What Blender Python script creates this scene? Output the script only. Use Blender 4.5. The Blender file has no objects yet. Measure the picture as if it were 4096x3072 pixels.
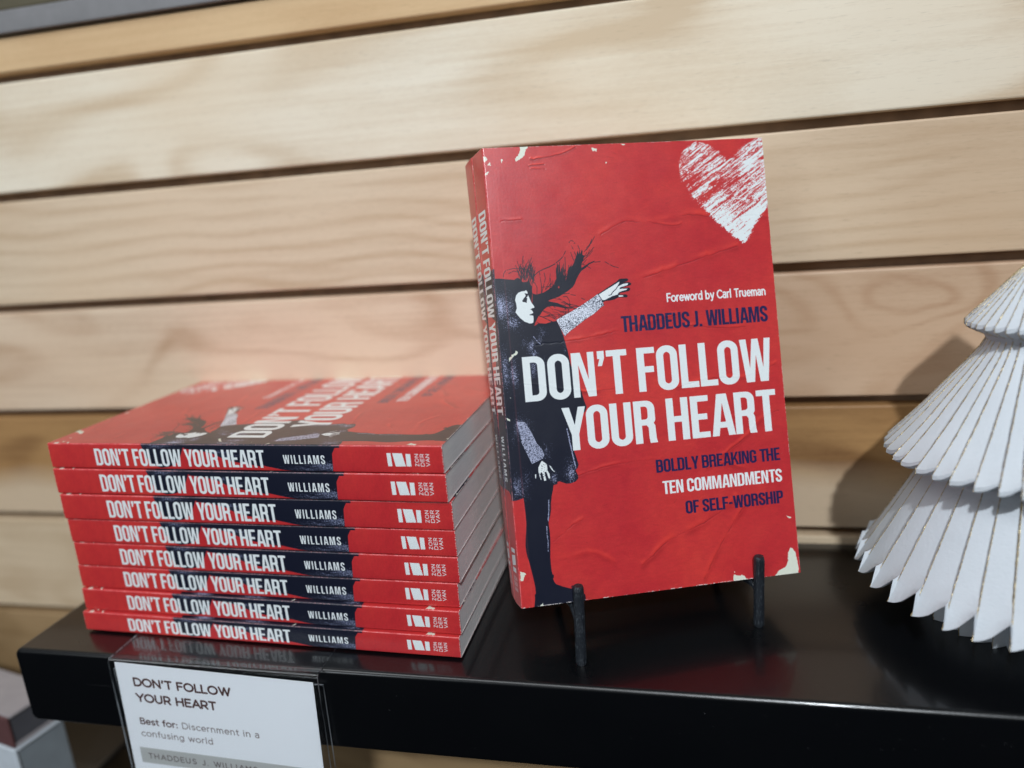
# Paperbacks on a black wall shelf: a flat stack, a pair on an iron easel, a pleated porcelain tree.
import bpy, bmesh, math, random
import numpy as np
from mathutils import Matrix, Vector, Euler

random.seed(7)
SC = bpy.context.scene
COL = SC.collection

# ------------------------------------------------------------------ camera, world, lamps, exposure
cam_d = bpy.data.cameras.new('camera')
cam = bpy.data.objects.new('camera', cam_d)
COL.objects.link(cam)
cam.location = (0.2588, -0.3166, 0.2121)
cam.rotation_euler = Euler((1.3249, 0.0749, 0.2034), 'XYZ')
cam_d.sensor_width = 36.0
cam_d.lens = 36.0 * 2911.7 / 4096.0
cam_d.clip_start = 0.01
cam_d.clip_end = 50
cam_d.dof.use_dof = True
cam_d.dof.focus_distance = 0.345
cam_d.dof.aperture_fstop = 2.9
SC.camera = cam

world = bpy.data.worlds.new('World')
SC.world = world
world.use_nodes = True
wb = world.node_tree.nodes['Background']
wb.inputs[0].default_value = (0.92, 0.96, 1.0, 1)
wb.inputs[1].default_value = 0.11
_t = world.node_tree
_tc = _t.nodes.new('ShaderNodeTexCoord'); _sx = _t.nodes.new('ShaderNodeSeparateXYZ'); _rp = _t.nodes.new('ShaderNodeValToRGB')
_t.links.new(_tc.outputs['Generated'], _sx.inputs[0]); _t.links.new(_sx.outputs[2], _rp.inputs[0]); _t.links.new(_rp.outputs[0], wb.inputs[0])
_rp.color_ramp.elements[0].position = 0.0; _rp.color_ramp.elements[0].color = (.06, .065, .08, 1)      # dim shop floor
_rp.color_ramp.elements[1].position = 0.35; _rp.color_ramp.elements[1].color = (.92, .96, 1.0, 1)     # pale ceiling

def area(name, loc, target, sx, sy, power, color):
    d = bpy.data.lights.new(name, 'AREA')
    d.shape = 'RECTANGLE'
    d.size, d.size_y = sx, sy
    d.energy = power
    d.color = color
    o = bpy.data.objects.new(name, d)
    COL.objects.link(o)
    o.location = loc
    o.rotation_euler = (Vector(target) - Vector(loc)).to_track_quat('-Z', 'Y').to_euler()
    return o
area('ceiling_spot', (0.60, -1.56, 1.36), (0.25, 0.03, 0.1), 0.075, 0.075, 32.0, (0.88, 0.945, 1.0))
area('shop_window', (-1.3, -2.2, 0.75), (0.2, 0.03, 0.1), 0.9, 0.9, 10.0, (0.86, 0.94, 1.0))
area('ceiling_panel', (-0.5, -1.1, 1.8), (0.1, 0.05, 0.0), 2.4, 0.7, 17.0, (0.93, 0.97, 1.0))

SC.view_settings.view_transform = 'Standard'
SC.view_settings.look = 'None'
SC.view_settings.exposure = -0.06
SC.view_settings.gamma = 1.0
SC.view_settings.use_curve_mapping = False

# ------------------------------------------------------------------ helpers
def obj(name, me, parent=None, label=None, cat=None, group=None, kind=None):
    o = bpy.data.objects.new(name, me)
    COL.objects.link(o)
    if parent: o.parent = parent
    if label: o['label'] = label
    if cat: o['category'] = cat
    if group: o['group'] = group
    if kind: o['kind'] = kind
    return o

def thing(name, label, cat, mat=None, group=None):
    o = obj(name, None, None, label, cat, group)
    o.empty_display_size = 0.02
    if mat is not None: o.matrix_world = mat
    return o

def mesh_from(name, verts, faces, mats=(), smooth=False, uvs=None, mat_idx=None):
    me = bpy.data.meshes.new(name)
    me.from_pydata([tuple(v) for v in verts], [], faces)
    for m in mats: me.materials.append(m)
    if smooth:
        for p in me.polygons: p.use_smooth = True
    if mat_idx is not None:
        for p, i in zip(me.polygons, mat_idx): p.material_index = i
    if uvs is not None:
        uvl = me.uv_layers.new(name='UVMap')
        for lp in me.loops: uvl.data[lp.index].uv = uvs[lp.vertex_index]
    me.update()
    return me

def bm_mesh(name, bm, mats=(), smooth=False):
    me = bpy.data.meshes.new(name)
    bmesh.ops.recalc_face_normals(bm, faces=bm.faces)
    bm.to_mesh(me); bm.free()
    for m in mats: me.materials.append(m)
    if smooth:
        for p in me.polygons: p.use_smooth = True
    return me

def add_box(bm, x0, x1, y0, y1, z0, z1, mi=0, bev=0.0, seg=2):
    vs = [bm.verts.new(c) for c in ((x0,y0,z0),(x1,y0,z0),(x1,y1,z0),(x0,y1,z0),(x0,y0,z1),(x1,y0,z1),(x1,y1,z1),(x0,y1,z1))]
    fs = [bm.faces.new([vs[i] for i in q]) for q in ((3,2,1,0),(4,5,6,7),(0,1,5,4),(1,2,6,5),(2,3,7,6),(3,0,4,7))]
    for f in fs: f.material_index = mi
    if bev:
        es = list({e for f in fs for e in f.edges})
        r = bmesh.ops.bevel(bm, geom=es, offset=bev, segments=seg, profile=0.5, affect='EDGES')
        for f in r['faces']: f.material_index = mi
    return fs

def tube(pts, rads, sides=8, caps=True):
    """verts/faces of a tube through pts"""
    V, F = [], []
    pts = [Vector(p) for p in pts]
    n = len(pts)
    up = Vector((0.31, 0.17, 0.93))
    for i, p in enumerate(pts):
        t = (pts[min(i+1, n-1)] - pts[max(i-1, 0)]).normalized()
        a = t.cross(up).normalized() if abs(t.dot(up)) < 0.98 else t.cross(Vector((1,0,0))).normalized()
        b = t.cross(a)
        r = rads[i] if hasattr(rads, '__len__') else rads
        for k in range(sides):
            an = 2*math.pi*k/sides
            V.append(p + (a*math.cos(an) + b*math.sin(an))*r)
    for i in range(n-1):
        for k in range(sides):
            k2 = (k+1) % sides
            F.append((i*sides+k, i*sides+k2, (i+1)*sides+k2, (i+1)*sides+k))
    if caps:
        F.append(tuple(range(sides))[::-1])
        F.append(tuple((n-1)*sides+k for k in range(sides)))
    return V, F

class Nodes:
    def __init__(s, name):
        s.m = bpy.data.materials.new(name)
        s.m.use_nodes = True
        s.t = s.m.node_tree
        s.b = s.t.nodes['Principled BSDF']
    def n(s, typ, **kw):
        nd = s.t.nodes.new(typ)
        for k, v in kw.items():
            if k in nd.inputs: nd.inputs[k].default_value = v
            else: setattr(nd, k, v)
        return nd
    def l(s, a, b): s.t.links.new(a, b)
    def coord(s, scale=(1,1,1), loc=(0,0,0), kind='Object'):
        tc = s.n('ShaderNodeTexCoord'); mp = s.n('ShaderNodeMapping')
        mp.inputs['Scale'].default_value = scale; mp.inputs['Location'].default_value = loc
        s.l(tc.outputs[kind], mp.inputs[0]); return mp.outputs[0]
    def noise(s, vec, scale, detail=3.0, rough=0.55, dist=0.0):
        nd = s.n('ShaderNodeTexNoise'); nd.inputs['Scale'].default_value = scale
        nd.inputs['Detail'].default_value = detail; nd.inputs['Roughness'].default_value = rough
        nd.inputs['Distortion'].default_value = dist
        s.l(vec, nd.inputs['Vector']); return nd.outputs['Fac']
    def ramp(s, fac, stops, interp='LINEAR'):
        nd = s.n('ShaderNodeValToRGB'); cr = nd.color_ramp; cr.interpolation = interp
        while len(cr.elements) < len(stops): cr.elements.new(0.5)
        for e, (p, c) in zip(cr.elements, stops):
            e.position = p; e.color = (c[0], c[1], c[2], 1) if hasattr(c, '__len__') else (c, c, c, 1)
        s.l(fac, nd.inputs[0]); return nd.outputs[0]
    def math(s, op, a, b=None, c=None):
        nd = s.n('ShaderNodeMath'); nd.operation = op
        for i, x in enumerate((a, b, c)):
            if x is None: continue
            if isinstance(x, (int, float)): nd.inputs[i].default_value = x
            else: s.l(x, nd.inputs[i])
        return nd.outputs[0]
    def mix(s, fac, a, b, blend='MIX'):
        nd = s.n('ShaderNodeMix'); nd.data_type = 'RGBA'; nd.blend_type = blend
        for i, x in ((0, fac), (6, a), (7, b)):
            if isinstance(x, (int, float)): nd.inputs[i].default_value = x
            elif isinstance(x, tuple): nd.inputs[i].default_value = (*x, 1)
            else: s.l(x, nd.inputs[i])
        return nd.outputs[2]
    def bump(s, h, strength, dist):
        nd = s.n('ShaderNodeBump'); nd.inputs['Strength'].default_value = strength
        nd.inputs['Distance'].default_value = dist
        s.l(h, nd.inputs['Height']); s.l(nd.outputs[0], s.b.inputs['Normal'])
    def set(s, **kw):
        for k, v in kw.items():
            k = k.replace('_', ' ')
            if isinstance(v, tuple): s.b.inputs[k].default_value = (*v, 1)
            elif isinstance(v, (int, float)): s.b.inputs[k].default_value = v
            else: s.l(v, s.b.inputs[k])
        return s.m

# ------------------------------------------------------------------ printed artwork, rasterised in millimetres
PPM = 8.0
BW, BH, TH = 139.7, 215.9, 13.6            # cover width, height, thickness (mm)
rng = np.random.default_rng(11)

def vnoise(h, w, cell, seed):
    r = np.random.default_rng(seed)
    cy, cx = (cell if hasattr(cell, '__len__') else (cell, cell))
    gh, gw = int(h/cy)+3, int(w/cx)+3
    g = r.random((gh, gw))
    y = np.arange(h)/cy; x = np.arange(w)/cx
    yi = y.astype(int); xi = x.astype(int)
    fy = (y-yi); fx = (x-xi); fy = (fy*fy*(3-2*fy))[:, None]; fx = (fx*fx*(3-2*fx))[None]
    a = g[yi][:, xi]; b = g[yi][:, xi+1]; c = g[yi+1][:, xi]; d = g[yi+1][:, xi+1]
    return (a*(1-fx)+b*fx)*(1-fy)+(c*(1-fx)+d*fx)*fy

class Canvas:
    def __init__(s, w, h, color):
        s.w, s.h = int(round(w*PPM)), int(round(h*PPM))
        s.img = np.empty((s.h, s.w, 3)); s.img[:] = color
    def poly(s, contours):
        m = np.zeros((s.h, s.w)); SS = 4
        E = []
        for c in contours:
            p = np.array(c)*PPM
            q = np.roll(p, -1, 0)
            E.append(np.hstack([p, q]))
        E = np.vstack(E)
        ylo = max(int(E[:, 1].min()), 0); yhi = min(int(E[:, 1].max())+1, s.h)
        for j in range(ylo*SS, yhi*SS):
            y = (j+0.5)/SS
            k = (E[:, 1] > y) != (E[:, 3] > y)
            if not k.any(): continue
            e = E[k]
            xs = np.sort(e[:, 0]+(y-e[:, 1])/(e[:, 3]-e[:, 1])*(e[:, 2]-e[:, 0]))
            row = m[j//SS]
            for a, b in zip(xs[0::2], xs[1::2]):
                a = max(a, 0); b = min(b, s.w)
                if b <= a: continue
                ia, ib = int(a), int(b)
                if ia == ib: row[ia] += (b-a)/SS; continue
                row[ia] += (ia+1-a)/SS
                row[ia+1:ib] += 1.0/SS
                if ib < s.w: row[ib] += (b-ib)/SS
        return np.clip(m, 0, 1)
    def stroke(s, pts, width, soft=0.0):
        m = np.zeros((s.h, s.w)); p = np.array(pts)*PPM; hw = width*PPM/2
        for a, b in zip(p[:-1], p[1:]):
            pad = hw+2+soft*PPM*2
            x0 = max(int(min(a[0], b[0])-pad), 0); x1 = min(int(max(a[0], b[0])+pad)+2, s.w)
            y0 = max(int(min(a[1], b[1])-pad), 0); y1 = min(int(max(a[1], b[1])+pad)+2, s.h)
            if x1 <= x0 or y1 <= y0: continue
            Y, X = np.mgrid[y0:y1, x0:x1]+0.5
            d = b-a; L = max(d@d, 1e-9)
            t = np.clip(((X-a[0])*d[0]+(Y-a[1])*d[1])/L, 0, 1)
            ds = np.hypot(X-a[0]-t*d[0], Y-a[1]-t*d[1])
            v = np.exp(-(ds/(hw+soft*PPM))**2*1.5) if soft else np.clip(hw-ds+0.5, 0, 1)
            m[y0:y1, x0:x1] = np.maximum(m[y0:y1, x0:x1], v)
        return m
    def paint(s, m, color, a=1.0):
        m = (m*a)[..., None]
        s.img = s.img*(1-m)+np.array(color)*m
    def window(s, place, x0, x1, y0, y1):
        c = np.array([place(x, y) for x in (x0, x1) for y in (y0, y1)])*PPM
        a = np.clip(np.floor(c.min(0)).astype(int), 0, (s.w-1, s.h-1)); b = np.clip(np.ceil(c.max(0)).astype(int), a+1, (s.w, s.h))
        sub = Canvas.__new__(Canvas); sub.w, sub.h = int(b[0]-a[0]), int(b[1]-a[1])
        f = lambda x, y: tuple(np.array(place(x, y))-a/PPM)
        return sub, f, (slice(a[1], b[1]), slice(a[0], b[0]))
    def ink(s, pts, width, color, a=1.0, soft=0.0):
        p = np.array(pts); pad = width+soft*3+.5
        x0, y0 = np.clip(((p.min(0)-pad)*PPM).astype(int), 0, (s.w-1, s.h-1)); x1, y1 = np.clip(((p.max(0)+pad)*PPM).astype(int)+1, (x0+1, y0+1), (s.w, s.h))
        sub = Canvas.__new__(Canvas); sub.w, sub.h = int(x1-x0), int(y1-y0)
        m = (sub.stroke(p-np.array((x0, y0))/PPM, width, soft)*a)[..., None]
        v = s.img[y0:y1, x0:x1]; s.img[y0:y1, x0:x1] = v*(1-m)+np.array(color)*m
    def image(s, name):
        im = bpy.data.images.new(name, s.w, s.h)
        px = np.ones((s.h, s.w, 4), np.float32); px[..., :3] = np.clip(s.img, 0, 1)
        im.pixels.foreach_set(px.ravel()); im.update(); im.pack()
        return im

# ---- condensed poster capitals: (advance, list of (+/-, contour)), cap height 1
def rr(x0, y0, x1, y1, tl=0, tr=0, br=0, bl=0):
    P = []
    for cx, cy, r, a0 in ((x1-tr, y1-tr, tr, 0), (x0+tl, y1-tl, tl, 90), (x0+bl, y0+bl, bl, 180), (x1-br, y0+br, br, 270)):
        if r == 0: P.append((cx, cy)); continue
        for k in range(7):
            a = math.radians(a0+15*k); P.append((cx+r*math.cos(a), cy+r*math.sin(a)))
    return P
S_ = 0.158
def box(x0, y0, x1, y1): return [(x0, y0), (x1, y0), (x1, y1), (x0, y1)]
def ring(w, c0=0.22, c1=0.085): return [('+', rr(0, -.012, w, 1.012, c0, c0, c0, c0)), ('-', rr(S_, S_-.02, w-S_, 1.02-S_, c1, c1, c1, c1))]
def ribbon(pts, w):
    pts = [np.array(p, float) for p in pts]; L, R = [], []
    for i in range(len(pts)):
        t = pts[min(i+1, len(pts)-1)]-pts[max(i-1, 0)]; t = t/np.linalg.norm(t); n = np.array([-t[1], t[0]])*w/2
        L.append(tuple(pts[i]+n)); R.append(tuple(pts[i]-n))
    return L+R[::-1]
def s_path(w):
    h = S_/2; r = (w-S_)/2; P = []
    P.append((w-h, .70)); P.append((w-h, .76))
    for k in range(1, 13): a = math.radians(15*k); P.append((w/2+r*math.cos(a), .93-r*.95+r*.95*math.sin(a)))
    P += [(h, .70), (h+.012, .635), (h+.05, .57), (w/2, .49), (w-h-.05, .41), (w-h-.012, .345), (w-h, .28)]
    for k in range(1, 13): a = math.radians(-15*k); P.append((w/2+r*math.cos(a), .07+r*.95+r*.95*math.sin(a)))
    P += [(h, .26), (h, .32)]
    return P
w_ = 0.46
GL = {
 'A': (.53, [('+', [(0,0),(.155,0),(.182,.19),(.338,.19),(.365,0),(.52,0),(.37,1),(.15,1)]), ('-', [(.2,.33),(.32,.33),(.26,.78)])]),
 'B': (.50, [('+', rr(0,.45,.445,1,0,.18,.12,0)), ('+', rr(0,0,.46,.56,0,.14,.19,0)), ('-', rr(S_,.585,.292,.862,0,.06,.06,0)), ('-', rr(S_,.138,.302,.445,0,.06,.06,0))]),
 'C': (.50, ring(w_)+[('-', box(.3,.36,.5,.64))]),
 'D': (.51, [('+', rr(0,0,w_,1,0,.2,.2,0)), ('-', rr(S_,.138,w_-S_,.862,0,.07,.07,0))]),
 'E': (.44, [('+', box(0,0,S_,1)), ('+', box(0,0,.40,.14)), ('+', box(0,.86,.40,1)), ('+', box(0,.43,.36,.57))]),
 'F': (.42, [('+', box(0,0,S_,1)), ('+', box(0,.86,.39,1)), ('+', box(0,.43,.355,.57))]),
 'G': (.50, ring(w_)+[('-', box(.3,.53,.5,.66)), ('+', box(.25,.40,w_,.53)), ('+', box(w_-S_,.1,w_,.5)), ('-', box(.2,.2,w_-S_,.40))]),
 'H': (.53, [('+', box(0,0,S_,1)), ('+', box(.32,0,.478,1)), ('+', box(.1,.43,.4,.57))]),
 'I': (.21, [('+', box(0,0,S_,1))]),
 'J': (.32, [('+', rr(-.04,-.01,.265,.6,0,0,.2,0)), ('+', box(.107,.3,.265,1)), ('-', rr(-.06,.13,.107,.8,0,0,.06,0))]),
 'K': (.53, [('+', box(0,0,S_,1)), ('+', [(.1,.36),(.335,1),(.50,1),(.25,.42)]), ('+', [(.2,.62),(.27,.70),(.52,0),(.355,0)])]),
 'L': (.42, [('+', box(0,0,S_,1)), ('+', box(0,0,.39,.14))]),
 'M': (.68, [('+', [(0,0),(.148,0),(.148,.72),(.255,0),(.375,0),(.482,.72),(.482,0),(.63,0),(.63,1),(.415,1),(.316,.32),(.215,1),(0,1)])]),
 'N': (.53, [('+', [(0,0),(.14,0),(.14,.72),(.31,0),(.48,0),(.48,1),(.34,1),(.34,.39),(.195,1),(0,1)])]),
 'O': (.505, ring(w_)),
 'P': (.48, [('+', box(0,0,S_,1)), ('+', rr(0,.38,.45,1,0,.19,.19,0)), ('-', rr(S_,.515,.292,.862,0,.07,.07,0))]),
 'R': (.505, [('+', box(0,0,S_,1)), ('+', rr(0,.42,.455,1,0,.19,.14,0)), ('+', [(.2,.5),(.4,.5),(.445,.40),(.455,.1),(.475,0),(.315,0),(.298,.12),(.297,.36),(.25,.43),(.2,.43)]), ('-', rr(S_,.56,.297,.862,0,.07,.07,0))]),
 'S': (.48, [('+', ribbon(s_path(.445), S_))]),
 'T': (.45, [('+', box(0,.86,.44,1)), ('+', box(.141,0,.299,1))]),
 'U': (.51, [('+', rr(0,-.012,w_,1,0,0,.22,.22)), ('-', rr(S_,.138,w_-S_,1.1,0,0,.08,.08))]),
 'V': (.50, [('+', [(.165,0),(.335,0),(.49,1),(.33,1),(.25,.3),(.165,1),(0,1)])]),
 'W': (.72, [('+', [(.1,0),(.285,0),(.347,.62),(.41,0),(.595,0),(.695,1),(.555,1),(.498,.33),(.42,1),(.275,1),(.2,.33),(.15,1),(0,1)])]),
 'Y': (.50, [('+', [(.171,0),(.329,0),(.329,.37),(.5,1),(.342,1),(.252,.59),(.16,1),(0,1),(.171,.37)])]),
 'Z': (.45, [('+', box(0,.86,.42,1)), ('+', box(0,0,.42,.14)), ('+', [(0,.14),(.16,.14),(.42,.86),(.26,.86)])]),
 "'": (.21, [('+', [(.02,1),(.17,1),(.17,.84),(.11,.66),(.02,.66),(.065,.82),(.02,.82)])]),
 '.': (.21, [('+', box(0,0,.16,.16))]),
 '-': (.30, [('+', box(.01,.37,.25,.51))]),
 ' ': (.20, []),
}
def caps_mask(cv, text, place, x0, x1, h, track=0.0):
    """condensed capitals fitted between x0 and x1 (local mm), cap height h; place maps local (x, y) to canvas mm"""
    adv = [GL[c][0]+track for c in text]
    last = max(p[0] for _, ct in GL[text[-1]][1] for p in ct)
    tot = sum(adv[:-1])+last
    k = (x1-x0)/tot
    full = np.zeros((cv.h, cv.w)); x = 0
    cv, place, sl = cv.window(place, x0-.1*h, x1+.1*h, -.1*h, 1.1*h); out = np.zeros((cv.h, cv.w))
    for c, a in zip(text, adv):
        g = np.zeros_like(out)
        for sgn, ct in GL[c][1]:
            m = cv.poly([[place(x0+(x+px)*k, py*h) for px, py in ct]])
            g = np.maximum(g, m) if sgn == '+' else g*(1-m)
        out = np.maximum(out, g); x += a
    full[sl] = out
    return full

# ---- geometric line letters (polylines, cap height 1, x-height .72)
def arc(cx, cy, rx, ry, a0, a1, n=14):
    return [(cx+rx*math.cos(math.radians(a0+(a1-a0)*i/n)), cy+ry*math.sin(math.radians(a0+(a1-a0)*i/n))) for i in range(n+1)]
X = .70
LN = {
 'A': (.86, [[(0,0),(.40,1),(.80,0)], [(.14,.32),(.66,.32)]]), 'B': (.70, [[(0,0),(0,1),(.32,1)]+arc(.32,.76,.24,.24,90,-90)+[(0,.52)], [(.32,.52)]+arc(.36,.26,.26,.26,90,-90)+[(0,0)]]),
 'D': (.86, [[(0,0),(0,1),(.3,1)]+arc(.3,.5,.48,.5,90,-90)+[(0,0)]]), 'E': (.66, [[(.56,0),(0,0),(0,1),(.56,1)], [(0,.52),(.5,.52)]]), 'F': (.64, [[(0,0),(0,1),(.55,1)], [(0,.5),(.48,.5)]]),
 'H': (.86, [[(0,0),(0,1)], [(.7,0),(.7,1)], [(0,.52),(.7,.52)]]), 'I': (.2, [[(0,0),(0,1)]]), 'J': (.58, [[(.42,1),(.42,.25)]+arc(.22,.22,.2,.22,0,-150)]), 'L': (.6, [[(0,1),(0,0),(.52,0)]]),
 'M': (.98, [[(0,0),(0,1),(.4,.4),(.8,1),(.8,0)]]), 'N': (.9, [[(0,0),(0,1),(.72,0),(.72,1)]]), 'O': (1.08, [arc(.48,.5,.48,.5,0,360,28)]), 'R': (.74, [[(0,0),(0,1),(.32,1)]+arc(.32,.7,.28,.3,90,-90)+[(0,.4)], [(.32,.4),(.6,0)]]),
 'S': (.7, [arc(.29,.745,.26,.255,30,270,12)+arc(.29,.25,.28,.24,90,-150,12)]), 'T': (.74, [[(0,1),(.66,1)], [(.33,1),(.33,0)]]), 'U': (.86, [[(0,1),(0,.36)]+arc(.34,.36,.34,.36,180,360)+[(.68,1)]]), 'V': (.84, [[(0,1),(.4,0),(.8,1)]]),
 'W': (1.24, [[(0,1),(.3,0),(.58,.98),(.86,0),(1.16,1)]]), 'Y': (.8, [[(0,1),(.38,.45),(.76,1)], [(.38,.45),(.38,0)]]), 'Z': (.72, [[(.02,1),(.6,1),(0,0),(.62,0)]]), 'C': (.9, [arc(.46,.5,.46,.5,45,315,20)]),
 'a': (.62, [arc(.24,.58,.22,.14,150,0)+[(.46,0)], [(.46,.42),(.24,.42)]+arc(.22,.21,.22,.21,90,270)+[(.3,0),(.46,.12)]]), 'b': (.72, [[(0,0),(0,1.04)], arc(.28,.35,.28,.35,0,360,20)]), 'c': (.62, [arc(.33,.35,.33,.35,48,312)]), 'd': (.74, [[(.58,0),(.58,1.04)], arc(.3,.35,.28,.35,0,360,20)]),
 'e': (.70, [[(.02,.36),(.62,.36)]+arc(.32,.35,.30,.35,2,310)]), 'f': (.42, [[(.14,0),(.14,.82)]+arc(.30,.82,.16,.2,180,80,8), [(0,X-.02),(.34,X-.02)]]), 'g': (.74, [arc(.3,.35,.28,.35,0,360,20), [(.58,X),(.58,0)]+arc(.3,-.02,.28,.24,0,-150)]),
 'i': (.24, [[(.05,0),(.05,X)], [(.05,.94),(.05,.97)]]), 'l': (.24, [[(.05,0),(.05,1.04)]]), 'm': (1.04, [[(.04,0),(.04,X)], [(.04,.42)]+arc(.24,.46,.2,.24,180,0)+[(.44,0)], [(.44,.42)]+arc(.66,.46,.22,.24,180,0)+[(.88,0)]]), 'n': (.70, [[(.04,0),(.04,X)], [(.04,.42)]+arc(.29,.43,.25,.27,180,0)+[(.54,0)]]),
 'o': (.78, [arc(.34,.35,.34,.35,0,360,22)]), 'r': (.44, [[(.04,0),(.04,X)], [(.04,.42)]+arc(.3,.42,.26,.28,180,85,8)]), 's': (.56, [arc(.24,.525,.2,.165,35,270,10)+arc(.24,.18,.22,.18,90,-145,10)]), 't': (.42, [[(.14,.92),(.14,.2)]+arc(.3,.2,.16,.2,180,280,6), [(0,X-.02),(.34,X-.02)]]),
 'u': (.70, [[(.02,X),(.02,.28)]+arc(.27,.28,.25,.28,180,360)+[(.52,X)], [(.52,.3),(.52,0)]]), 'w': (.96, [[(0,X),(.22,0),(.44,X-.02),(.66,0),(.88,X)]]), 'y': (.64, [[(0,X),(.28,.02)], [(.56,X),(.22,-.2),(.08,-.25)]]),
 "'": (.22, [[(.06,1),(.02,.76)]]), '.': (.22, [[(.04,.02),(.04,.05)]]), ':': (.26, [[(.06,.03),(.06,.06)], [(.06,.55),(.06,.58)]]), ' ': (.36, []), '/': (.5, [[(0,-.1),(.36,1.05)]]),
}
def line_mask(cv, text, place, x0, h, width, kx=1.0, track=0.0, x1=None):
    tot = sum(LN[c][0]+track for c in text)-track-.1
    k = kx*h if x1 is None else (x1-x0)/tot
    full = np.zeros((cv.h, cv.w)); x = 0
    cv, place, sl = cv.window(place, x0-.3*h, x0+tot*k+.3*h, -.5*h, 1.3*h); out = np.zeros((cv.h, cv.w))
    for c in text:
        for pl in LN[c][1]:
            out = np.maximum(out, cv.stroke([place(x0+(x+px)*k, py*h) for px, py in pl], width))
        x += LN[c][0]+track
    full[sl] = out
    return full

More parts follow.
